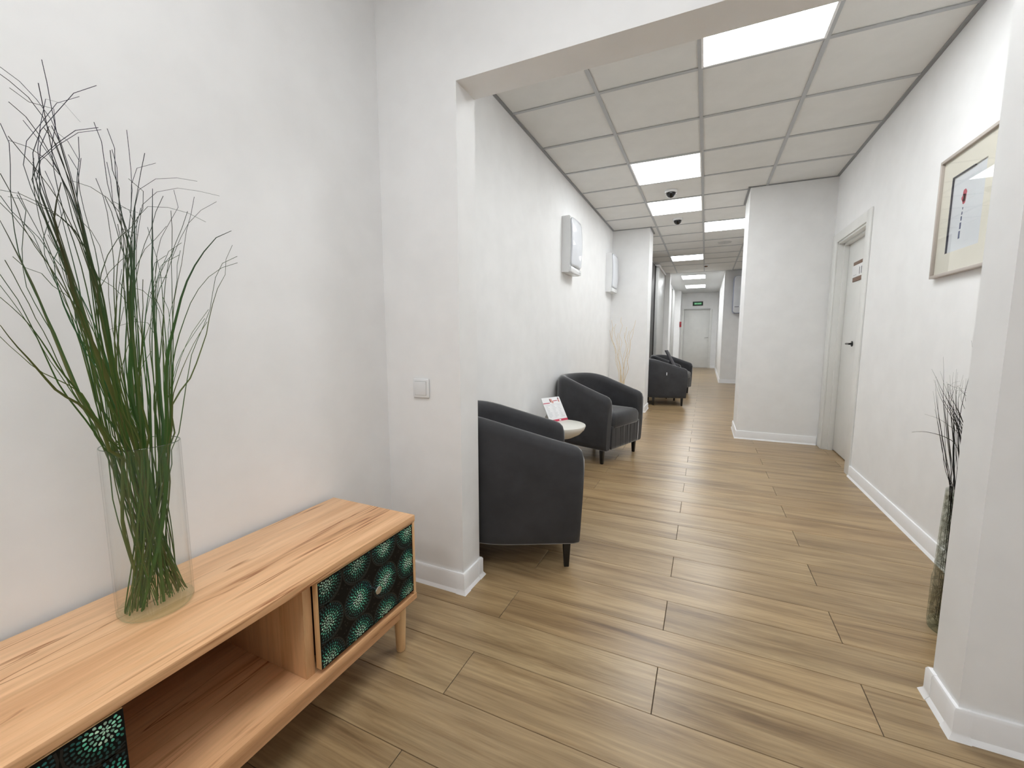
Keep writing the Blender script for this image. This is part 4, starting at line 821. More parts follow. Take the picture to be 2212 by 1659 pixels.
[1.7,[[-1123,436,513],[-1123,444,543],[-1123,453,573],[-1123,461,604],[-1123,469,634],[-1124,477,665],[-1124,485,697],[-1124,493,730],[-1125,502,764],[-1125,510,797],[-1125,517,830],[-1126,524,862],[-1126,529,896],[-1127,534,933],[-1127,536,966],[-1128,537,999],[-1128,539,1033],[-1129,542,1071],[-1129,543,1108],[-1130,544,1139],[-1130,543,1176],[-1131,536,1200],[-1131,517,1221],[-1132,492,1227]]],
[1.7,[[-1126,542,513],[-1127,532,556],[-1129,523,596],[-1131,514,637],[-1133,504,682],[-1136,497,719],[-1139,488,759],[-1142,480,800],[-1146,473,839],[-1149,466,874],[-1153,460,910],[-1157,456,947],[-1161,453,979],[-1165,451,1012],[-1169,450,1048],[-1174,449,1083],[-1178,447,1115],[-1183,444,1150],[-1187,439,1181],[-1192,434,1212],[-1197,428,1242],[-1202,421,1270],[-1207,412,1297],[-1212,404,1324]]],
[2.1,[[-1117,541,513],[-1117,526,564],[-1117,511,613],[-1118,497,663],[-1118,487,712],[-1119,478,759],[-1120,470,808],[-1121,463,854],[-1122,458,894],[-1123,452,941],[-1124,450,981],[-1125,448,1019],[-1126,445,1062],[-1127,442,1103],[-1128,441,1142],[-1129,442,1184],[-1130,444,1221],[-1132,446,1259],[-1133,444,1297],[-1134,439,1335],[-1136,435,1371],[-1137,432,1407],[-1138,433,1445],[-1140,422,1471]]],
[2.6,[[-1130,506,513],[-1131,498,551],[-1131,491,586],[-1132,484,622],[-1133,477,658],[-1134,469,695],[-1135,461,728],[-1136,454,763],[-1137,446,797],[-1139,438,831],[-1140,431,862],[-1141,425,889],[-1143,420,924],[-1145,416,956],[-1146,412,982],[-1147,404,1005],[-1149,387,1024],[-1151,369,1039],[-1152,354,1051],[-1154,340,1068],[-1156,329,1086],[-1158,318,1103],[-1159,307,1122],[-1161,295,1139]]],
[2.1,[[-1116,503,513],[-1116,505,546],[-1116,506,578],[-1116,507,610],[-1116,509,644],[-1116,510,679],[-1116,511,710],[-1116,512,744],[-1116,513,779],[-1116,513,813],[-1116,514,845],[-1116,515,875],[-1116,516,909],[-1116,518,942],[-1116,519,971],[-1116,520,999],[-1116,522,1032],[-1115,523,1066],[-1115,524,1099],[-1115,524,1124],[-1115,513,1150],[-1115,490,1152],[-1115,466,1144],[-1115,444,1133]]],
[2.1,[[-1143,542,513],[-1141,517,573],[-1138,494,630],[-1133,472,690],[-1129,458,742],[-1124,445,797],[-1118,433,851],[-1112,423,901],[-1105,415,951],[-1098,409,998],[-1092,404,1043],[-1084,398,1087],[-1076,393,1133],[-1068,387,1175],[-1061,380,1212],[-1052,369,1251],[-1044,358,1282],[-1035,346,1316],[-1026,337,1346],[-1017,328,1376],[-1008,337,1410],[-999,357,1440],[-989,379,1468],[-979,406,1482]]],
[1.7,[[-1149,454,513],[-1148,456,546],[-1146,458,580],[-1143,460,613],[-1140,462,647],[-1136,463,681],[-1133,466,714],[-1129,468,748],[-1124,471,782],[-1120,474,816],[-1115,476,848],[-1111,476,879],[-1106,474,913],[-1100,467,946],[-1095,459,976],[-1090,453,1005],[-1085,450,1034],[-1079,449,1066],[-1073,451,1096],[-1067,453,1124],[-1061,453,1153],[-1054,451,1183],[-1048,450,1208],[-1043,440,1226]]],
[2.1,[[-1104,474,513],[-1102,472,559],[-1098,469,604],[-1093,466,649],[-1087,462,695],[-1080,457,740],[-1080,455,786],[-1081,454,830],[-1082,452,872],[-1050,428,908],[-1040,416,951],[-1032,403,985],[-1023,392,1017],[-1013,383,1053],[-1004,376,1086],[-994,368,1117],[-983,358,1148],[-973,348,1175],[-961,338,1202],[-951,332,1229],[-940,323,1252],[-928,312,1275],[-916,304,1298],[-904,295,1319]]],
[2.6,[[-1130,439,513],[-1129,446,553],[-1128,453,592],[-1127,460,632],[-1125,465,673],[-1124,469,715],[-1122,471,757],[-1120,473,799],[-1118,473,842],[-1116,473,883],[-1113,474,924],[-1111,473,965],[-1109,473,1005],[-1106,472,1045],[-1103,471,1084],[-1101,470,1125],[-1098,469,1167],[-1095,468,1205],[-1092,468,1236],[-1089,470,1279],[-1086,472,1309],[-1083,470,1346],[-1080,471,1379],[-1077,497,1374]]],
[1.7,[[-1134,456,513],[-1132,460,551],[-1130,464,590],[-1126,467,628],[-1123,469,667],[-1118,470,707],[-1114,470,749],[-1109,469,791],[-1103,467,832],[-1098,464,868],[-1093,458,905],[-1087,445,940],[-1082,431,968],[-1075,421,1002],[-1069,411,1034],[-1062,398,1064],[-1056,384,1090],[-1049,374,1118],[-1042,366,1145],[-1035,356,1171],[-1027,348,1198],[-1019,343,1225],[-1012,341,1250],[-1004,350,1276]]],
[2.1,[[-1147,513,513],[-1147,508,557],[-1146,503,600],[-1146,498,644],[-1145,492,691],[-1145,486,732],[-1144,480,777],[-1143,474,821],[-1142,468,861],[-1141,463,897],[-1140,458,940],[-1139,454,975],[-1139,449,1009],[-1137,443,1047],[-1136,438,1083],[-1135,435,1117],[-1134,434,1154],[-1133,436,1188],[-1132,445,1220],[-1131,462,1253],[-1130,483,1280],[-1128,509,1306],[-1127,516,1339],[-1126,488,1346]]],
[1.7,[[-1136,502,513],[-1137,497,560],[-1137,493,605],[-1138,489,652],[-1138,484,699],[-1139,480,744],[-1140,476,790],[-1140,471,835],[-1141,466,876],[-1142,459,919],[-1143,449,958],[-1144,440,993],[-1144,432,1031],[-1145,426,1069],[-1146,421,1104],[-1147,415,1141],[-1148,409,1176],[-1150,402,1209],[-1151,394,1239],[-1152,385,1269],[-1153,378,1299],[-1154,369,1328],[-1155,360,1356],[-1156,353,1384]]],
[1.7,[[-1110,472,513],[-1110,464,573],[-1110,455,631],[-1110,447,689],[-1110,439,745],[-1110,431,799],[-1112,430,853],[-1111,418,903],[-1111,413,954],[-1111,410,1003],[-1111,407,1051],[-1112,404,1098],[-1112,401,1147],[-1112,397,1192],[-1113,392,1235],[-1113,384,1277],[-1113,375,1313],[-1114,365,1353],[-1114,357,1386],[-1114,351,1423],[-1115,359,1466],[-1115,382,1508],[-1115,405,1551],[-1116,439,1579]]],
[3.1,[[-1110,447,513],[-1111,455,540],[-1112,463,567],[-1112,471,595],[-1113,480,622],[-1115,488,651],[-1116,496,679],[-1117,503,709],[-1119,511,739],[-1120,518,769],[-1122,524,800],[-1123,531,831],[-1125,536,861],[-1126,542,894],[-1128,547,929],[-1130,551,964],[-1132,555,998],[-1134,558,1029],[-1136,561,1054],[-1138,565,1095],[-1140,567,1121],[-1142,569,1153],[-1144,569,1183],[-1146,561,1211]]],
[1.5,[[-1124,522,513],[-1125,518,557],[-1126,515,599],[-1127,511,643],[-1129,506,688],[-1131,501,730],[-1134,495,775],[-1136,489,819],[-1139,483,858],[-1141,476,896],[-1144,467,934],[-1146,458,965],[-1149,450,1001],[-1152,442,1036],[-1156,434,1070],[-1159,427,1102],[-1162,422,1135],[-1165,420,1170],[-1169,414,1202],[-1172,408,1233],[-1176,405,1268],[-1180,404,1301],[-1183,410,1334],[-1187,422,1370]]],
[1.7,[[-1113,501,513],[-1111,493,556],[-1108,485,598],[-1103,477,640],[-1098,468,683],[-1092,459,724],[-1085,449,765],[-1086,447,807],[-1087,446,847],[-1088,445,882],[-1055,409,913],[-1046,391,948],[-1038,374,971],[-1029,360,996],[-1021,348,1023],[-1011,338,1050],[-1001,327,1078],[-991,318,1104],[-981,308,1129],[-971,298,1149],[-961,290,1170],[-950,280,1191],[-939,271,1211],[-927,261,1230]]],
[1.5,[[-1136,428,513],[-1136,436,539],[-1137,444,565],[-1138,452,592],[-1138,460,619],[-1139,469,645],[-1140,477,672],[-1141,486,700],[-1142,496,729],[-1143,507,758],[-1144,517,788],[-1145,527,817],[-1146,536,843],[-1146,541,869],[-1148,548,907],[-1149,548,936],[-1150,551,963],[-1151,561,996],[-1153,571,1024],[-1154,581,1054],[-1155,595,1082],[-1157,614,1110],[-1158,634,1138],[-1159,655,1166]]],
[2.6,[[-1127,529,513],[-1127,527,545],[-1126,526,577],[-1126,525,608],[-1125,523,642],[-1124,520,677],[-1123,517,708],[-1122,513,741],[-1121,509,775],[-1120,505,808],[-1119,501,839],[-1118,497,867],[-1116,494,898],[-1115,490,930],[-1114,487,956],[-1113,484,980],[-1111,483,1009],[-1110,482,1037],[-1108,483,1064],[-1107,483,1092],[-1105,485,1121],[-1104,487,1147],[-1102,490,1176],[-1101,493,1200]]],
[1.7,[[-1117,461,513],[-1118,464,553],[-1119,468,591],[-1121,471,630],[-1123,474,670],[-1125,475,710],[-1127,476,751],[-1130,476,793],[-1133,475,834],[-1136,475,871],[-1139,474,910],[-1142,475,950],[-1145,475,985],[-1148,474,1021],[-1152,472,1060],[-1155,470,1097],[-1159,469,1132],[-1163,470,1174],[-1166,471,1207],[-1170,475,1240],[-1174,473,1277],[-1178,470,1312],[-1182,460,1341],[-1186,444,1362]]],
[3.1,[[-1135,447,513],[-1135,452,556],[-1136,458,599],[-1136,464,643],[-1137,470,687],[-1138,476,730],[-1138,483,776],[-1139,490,821],[-1140,496,863],[-1141,499,908],[-1141,499,954],[-1142,498,995],[-1143,497,1038],[-1144,497,1082],[-1145,496,1125],[-1146,498,1167],[-1147,502,1213],[-1148,507,1254],[-1149,508,1299],[-1150,505,1335],[-1151,495,1369],[-1152,489,1406],[-1154,490,1447],[-1155,487,1483]]],
[3.1,[[-1125,460,513],[-1126,462,554],[-1126,464,595],[-1127,467,636],[-1128,469,677],[-1129,470,718],[-1130,472,761],[-1131,474,804],[-1132,475,844],[-1133,474,879],[-1135,466,922],[-1136,454,953],[-1137,445,988],[-1139,438,1025],[-1140,431,1059],[-1142,419,1090],[-1143,408,1120],[-1145,399,1151],[-1146,392,1182],[-1148,388,1214],[-1150,382,1246],[-1151,376,1275],[-1153,378,1307],[-1155,389,1341]]],
[3.1,[[-1146,501,513],[-1146,498,562],[-1147,495,609],[-1147,494,658],[-1147,493,705],[-1147,494,752],[-1148,496,801],[-1148,497,847],[-1148,498,891],[-1149,497,939],[-1149,496,981],[-1149,496,1023],[-1150,496,1067],[-1150,496,1110],[-1151,498,1152],[-1151,503,1197],[-1152,510,1241],[-1152,514,1282],[-1152,515,1325],[-1153,507,1358],[-1153,500,1395],[-1154,501,1435],[-1154,503,1477],[-1155,498,1512]]],
[3.1,[[-1142,430,513],[-1141,439,558],[-1139,448,603],[-1137,456,649],[-1134,463,696],[-1131,470,744],[-1127,477,793],[-1124,482,841],[-1120,486,885],[-1116,486,937],[-1112,484,983],[-1107,481,1027],[-1103,477,1073],[-1098,473,1118],[-1093,471,1161],[-1088,474,1207],[-1083,478,1251],[-1077,478,1293],[-1072,471,1330],[-1067,465,1365],[-1062,460,1403],[-1056,457,1441],[-1050,457,1480],[-1044,446,1510]]],
[3.1,[[-1122,445,513],[-1122,450,552],[-1123,455,591],[-1123,460,630],[-1123,465,669],[-1123,469,709],[-1123,472,749],[-1124,475,789],[-1124,478,830],[-1124,480,869],[-1125,482,908],[-1125,484,948],[-1125,485,987],[-1126,486,1025],[-1126,487,1063],[-1126,487,1104],[-1127,486,1145],[-1127,486,1182],[-1127,487,1214],[-1128,494,1259],[-1128,501,1290],[-1129,503,1327],[-1129,516,1359],[-1129,527,1398]]],
[1.7,[[-1126,485,513],[-1126,475,571],[-1125,465,628],[-1124,456,684],[-1123,448,738],[-1121,442,791],[-1120,437,843],[-1119,431,893],[-1117,425,943],[-1115,420,991],[-1114,415,1036],[-1112,410,1081],[-1110,406,1128],[-1108,403,1173],[-1106,398,1212],[-1104,388,1254],[-1102,377,1287],[-1100,368,1324],[-1098,361,1359],[-1096,359,1396],[-1094,367,1433],[-1091,392,1468],[-1089,421,1501],[-1087,455,1520]]],
[1.5,[[-1144,460,513],[-1144,467,559],[-1144,475,604],[-1145,483,651],[-1145,490,699],[-1145,496,746],[-1146,501,794],[-1146,506,843],[-1147,510,893],[-1147,512,941],[-1147,513,989],[-1148,513,1037],[-1148,514,1085],[-1149,515,1134],[-1150,515,1185],[-1150,516,1232],[-1151,518,1273],[-1151,523,1325],[-1152,531,1364],[-1152,541,1411],[-1153,572,1448],[-1154,616,1470],[-1154,663,1477],[-1155,712,1480]]],
[2.6,[[-1118,428,513],[-1116,432,540],[-1113,435,569],[-1109,438,597],[-1104,440,626],[-1099,443,654],[-1093,445,682],[-1088,446,710],[-1084,449,740],[-1082,453,771],[-1080,456,803],[-1078,459,832],[-1077,461,860],[-1077,461,884],[-1037,443,911],[-1028,432,939],[-1021,420,958],[-1013,412,982],[-1004,408,1009],[-995,405,1033],[-985,404,1058],[-976,407,1079],[-967,410,1101],[-957,415,1121]]],
[2.6,[[-1148,496,513],[-1147,483,573],[-1145,471,632],[-1142,461,691],[-1139,456,746],[-1136,454,804],[-1132,451,858],[-1128,446,909],[-1124,438,961],[-1120,429,1006],[-1116,422,1054],[-1111,415,1100],[-1106,408,1144],[-1101,400,1186],[-1096,391,1226],[-1090,383,1267],[-1085,374,1304],[-1079,364,1338],[-1074,355,1373],[-1068,355,1409],[-1062,358,1447],[-1056,370,1484],[-1050,390,1467],[-1044,401,1435]]],
[1.5,[[-1126,428,513],[-1125,437,546],[-1124,446,580],[-1122,455,614],[-1120,464,649],[-1118,472,683],[-1116,480,719],[-1113,489,757],[-1110,497,794],[-1107,504,831],[-1104,510,866],[-1101,514,905],[-1098,515,944],[-1095,513,981],[-1091,512,1017],[-1088,511,1055],[-1084,511,1094],[-1080,511,1132],[-1076,511,1164],[-1072,512,1204],[-1068,514,1237],[-1064,523,1270],[-1060,544,1296],[-1059,548,1311]]],
[1.7,[[-1138,440,513],[-1135,445,545],[-1131,449,578],[-1125,453,611],[-1119,457,645],[-1113,459,679],[-1105,461,713],[-1097,462,749],[-1088,463,786],[-1078,463,822],[-1076,464,855],[-1076,465,884],[-1050,453,920],[-1040,441,950],[-1031,431,976],[-1020,427,1006],[-1009,426,1037],[-997,425,1065],[-985,422,1094],[-973,418,1121],[-961,414,1147],[-949,409,1171],[-936,404,1198],[-924,402,1220]]],
[2.1,[[-1130,428,513],[-1128,437,541],[-1123,446,569],[-1117,454,598],[-1111,462,628],[-1104,470,659],[-1097,476,689],[-1089,481,722],[-1080,485,755],[-1072,488,788],[-1072,489,821],[-1072,490,853],[-1042,491,886],[-1031,490,919],[-1019,488,955],[-1007,484,990],[-995,480,1022],[-984,476,1050],[-973,472,1077],[-959,464,1110],[-949,458,1130],[-936,456,1158],[-924,444,1181],[-911,427,1200]]],
[1.7,[[-1145,449,513],[-1142,459,564],[-1137,468,615],[-1132,476,668],[-1125,479,725],[-1117,478,785],[-1108,475,842],[-1100,470,892],[-1091,455,944],[-1082,441,989],[-1072,432,1037],[-1061,423,1085],[-1050,415,1130],[-1038,407,1174],[-1026,397,1215],[-1015,386,1251],[-1002,375,1286],[-990,363,1319],[-976,354,1353],[-963,344,1382],[-950,333,1410],[-936,326,1438],[-922,319,1465],[-908,312,1490]]],
[1.7,[[-1135,518,513],[-1133,519,548],[-1131,520,582],[-1129,520,617],[-1125,520,656],[-1121,518,692],[-1118,515,728],[-1113,511,766],[-1108,508,803],[-1103,504,839],[-1099,501,872],[-1093,499,906],[-1088,498,941],[-1083,499,972],[-1077,499,1001],[-1072,499,1032],[-1065,498,1065],[-1059,496,1098],[-1052,494,1128],[-1046,492,1155],[-1039,487,1186],[-1033,488,1212],[-1026,496,1239],[-1021,511,1242]]],
[2.1,[[-1140,528,513],[-1138,514,570],[-1134,499,625],[-1129,485,684],[-1124,475,735],[-1118,464,789],[-1111,455,842],[-1104,448,890],[-1096,441,940],[-1088,438,985],[-1081,434,1028],[-1072,428,1072],[-1063,421,1115],[-1054,414,1154],[-1044,407,1194],[-1035,399,1229],[-1025,391,1265],[-1015,382,1300],[-1004,374,1332],[-994,364,1361],[-983,351,1385],[-972,333,1402],[-961,311,1410],[-949,286,1408]]],
[1.7,[[-1135,463,513],[-1134,462,560],[-1134,461,607],[-1133,461,654],[-1132,460,702],[-1130,460,747],[-1129,459,795],[-1128,459,841],[-1126,458,883],[-1125,456,929],[-1123,454,971],[-1121,452,1010],[-1120,448,1051],[-1118,444,1092],[-1116,439,1131],[-1114,435,1170],[-1112,430,1208],[-1110,426,1244],[-1108,423,1283],[-1106,420,1318],[-1104,414,1354],[-1102,414,1385],[-1099,418,1421],[-1097,424,1458]]],
[1.7,[[-1140,449,513],[-1138,453,553],[-1134,456,592],[-1129,459,633],[-1123,460,674],[-1116,460,715],[-1109,458,756],[-1101,455,797],[-1093,452,837],[-1086,448,877],[-1076,441,916],[-1066,433,956],[-1055,423,994],[-1045,414,1030],[-1036,406,1059],[-1024,396,1094],[-1015,386,1120],[-1004,374,1145],[-992,358,1170],[-981,341,1189],[-970,322,1202],[-958,307,1219],[-945,286,1224],[-933,271,1237]]],
[1.7,[[-1128,442,513],[-1129,447,552],[-1130,453,591],[-1132,458,631],[-1135,463,670],[-1137,466,711],[-1140,469,753],[-1143,470,796],[-1146,470,837],[-1149,469,875],[-1153,464,916],[-1157,455,954],[-1160,445,987],[-1164,438,1023],[-1168,434,1060],[-1172,430,1094],[-1176,422,1131],[-1180,415,1162],[-1185,407,1195],[-1189,400,1225],[-1194,392,1255],[-1198,387,1286],[-1203,381,1317],[-1208,370,1341]]],
[3.1,[[-1127,485,513],[-1127,488,549],[-1127,490,584],[-1127,492,620],[-1127,494,657],[-1126,496,694],[-1126,497,730],[-1126,498,768],[-1126,499,806],[-1126,501,842],[-1125,502,875],[-1125,504,912],[-1125,506,947],[-1125,508,978],[-1125,509,1011],[-1124,508,1046],[-1124,507,1080],[-1124,507,1113],[-1123,511,1149],[-1123,517,1184],[-1123,523,1213],[-1123,532,1250],[-1122,540,1283],[-1122,563,1303]]],
[1.7,[[-1122,508,513],[-1122,493,562],[-1121,480,609],[-1120,466,655],[-1119,454,702],[-1117,444,745],[-1116,434,791],[-1115,429,835],[-1116,429,876],[-1111,409,911],[-1109,399,954],[-1107,391,987],[-1105,383,1021],[-1103,375,1057],[-1101,367,1090],[-1099,358,1123],[-1097,347,1152],[-1094,337,1180],[-1092,329,1207],[-1090,327,1240],[-1087,328,1272],[-1085,332,1304],[-1082,337,1337],[-1080,328,1361]]],
[3.1,[[-1145,478,513],[-1143,481,555],[-1139,483,597],[-1135,485,640],[-1130,486,685],[-1124,486,728],[-1118,485,772],[-1111,483,817],[-1105,481,859],[-1098,478,898],[-1090,474,942],[-1082,468,980],[-1075,463,1016],[-1066,459,1054],[-1057,456,1091],[-1049,453,1127],[-1039,450,1162],[-1029,449,1199],[-1021,448,1229],[-1010,441,1264],[-1002,431,1286],[-991,422,1315],[-981,413,1343],[-970,401,1365]]],
[1.7,[[-1152,476,513],[-1151,477,561],[-1150,476,609],[-1148,477,658],[-1146,479,706],[-1144,483,750],[-1141,488,797],[-1139,492,843],[-1136,495,890],[-1133,496,936],[-1130,497,981],[-1127,497,1026],[-1124,496,1071],[-1120,496,1115],[-1116,495,1162],[-1113,494,1207],[-1109,494,1247],[-1105,495,1289],[-1102,501,1329],[-1098,504,1368],[-1095,524,1396],[-1091,560,1403],[-1086,597,1400],[-1082,631,1388]]],
[3.1,[[-1157,482,513],[-1157,485,552],[-1158,488,590],[-1159,491,629],[-1160,494,671],[-1161,496,709],[-1162,498,748],[-1164,501,789],[-1165,503,829],[-1167,504,868],[-1168,505,907],[-1170,506,946],[-1172,506,984],[-1173,506,1021],[-1175,507,1059],[-1177,508,1099],[-1179,509,1139],[-1181,510,1177],[-1183,513,1209],[-1186,523,1253],[-1187,537,1284],[-1189,555,1321],[-1191,579,1349],[-1194,606,1385]]],
[1.7,[[-1116,506,513],[-1117,505,540],[-1119,504,567],[-1121,502,593],[-1124,502,619],[-1126,501,645],[-1129,500,673],[-1133,500,698],[-1136,501,724],[-1140,501,752],[-1144,502,780],[-1148,503,807],[-1152,503,832],[-1156,504,855],[-1160,503,877],[-1165,499,909],[-1169,493,929],[-1173,491,948],[-1178,496,973],[-1183,507,995],[-1188,517,1019],[-1192,525,1042],[-1197,538,1064],[-1203,555,1085]]],
[1.7,[[-1141,542,513],[-1138,525,577],[-1133,508,641],[-1127,491,707],[-1121,475,767],[-1112,459,829],[-1104,446,885],[-1095,436,940],[-1086,430,991],[-1076,426,1040],[-1066,419,1089],[-1055,412,1137],[-1044,404,1180],[-1033,396,1224],[-1021,388,1263],[-1009,381,1303],[-996,373,1342],[-983,363,1376],[-970,350,1405],[-957,338,1433],[-944,325,1457],[-930,307,1473],[-916,285,1481],[-901,264,1484]]],
[1.7,[[-1116,514,513],[-1113,503,565],[-1109,492,616],[-1104,481,667],[-1098,472,717],[-1091,466,764],[-1084,460,811],[-1080,456,858],[-1068,448,902],[-1059,440,947],[-1049,431,991],[-1040,422,1031],[-1031,416,1065],[-1020,413,1107],[-1010,414,1143],[-1000,414,1177],[-989,412,1214],[-978,412,1246],[-966,415,1282],[-955,414,1313],[-943,408,1343],[-931,406,1374],[-919,394,1398],[-906,388,1425]]],
[3.1,[[-1140,540,513],[-1138,528,565],[-1134,515,615],[-1128,502,671],[-1122,491,719],[-1115,479,768],[-1107,467,818],[-1099,456,865],[-1091,446,908],[-1081,439,952],[-1072,433,994],[-1062,427,1033],[-1053,422,1071],[-1041,416,1112],[-1030,410,1151],[-1019,404,1184],[-1007,396,1219],[-997,385,1245],[-985,373,1273],[-973,358,1297],[-961,339,1312],[-948,315,1319],[-935,292,1324],[-922,271,1320]]],
[1.7,[[-1134,428,513],[-1135,440,542],[-1136,452,571],[-1137,465,600],[-1138,478,631],[-1139,490,662],[-1140,501,694],[-1141,511,730],[-1143,522,767],[-1144,531,804],[-1146,539,838],[-1145,541,871],[-1149,553,915],[-1150,556,952],[-1152,558,986],[-1154,562,1026],[-1155,566,1062],[-1157,569,1100],[-1159,572,1137],[-1161,580,1175],[-1163,593,1214],[-1165,603,1255],[-1167,607,1291],[-1169,618,1328]]],
[3.1,[[-1138,530,513],[-1139,526,546],[-1139,523,577],[-1140,519,608],[-1141,516,640],[-1142,512,675],[-1144,509,705],[-1145,505,737],[-1146,502,770],[-1148,498,803],[-1150,495,833],[-1151,492,860],[-1153,487,889],[-1155,480,919],[-1156,473,942],[-1158,468,966],[-1160,468,994],[-1162,469,1023],[-1164,471,1051],[-1166,474,1079],[-1168,478,1106],[-1170,483,1132],[-1172,491,1159],[-1174,499,1186]]]]
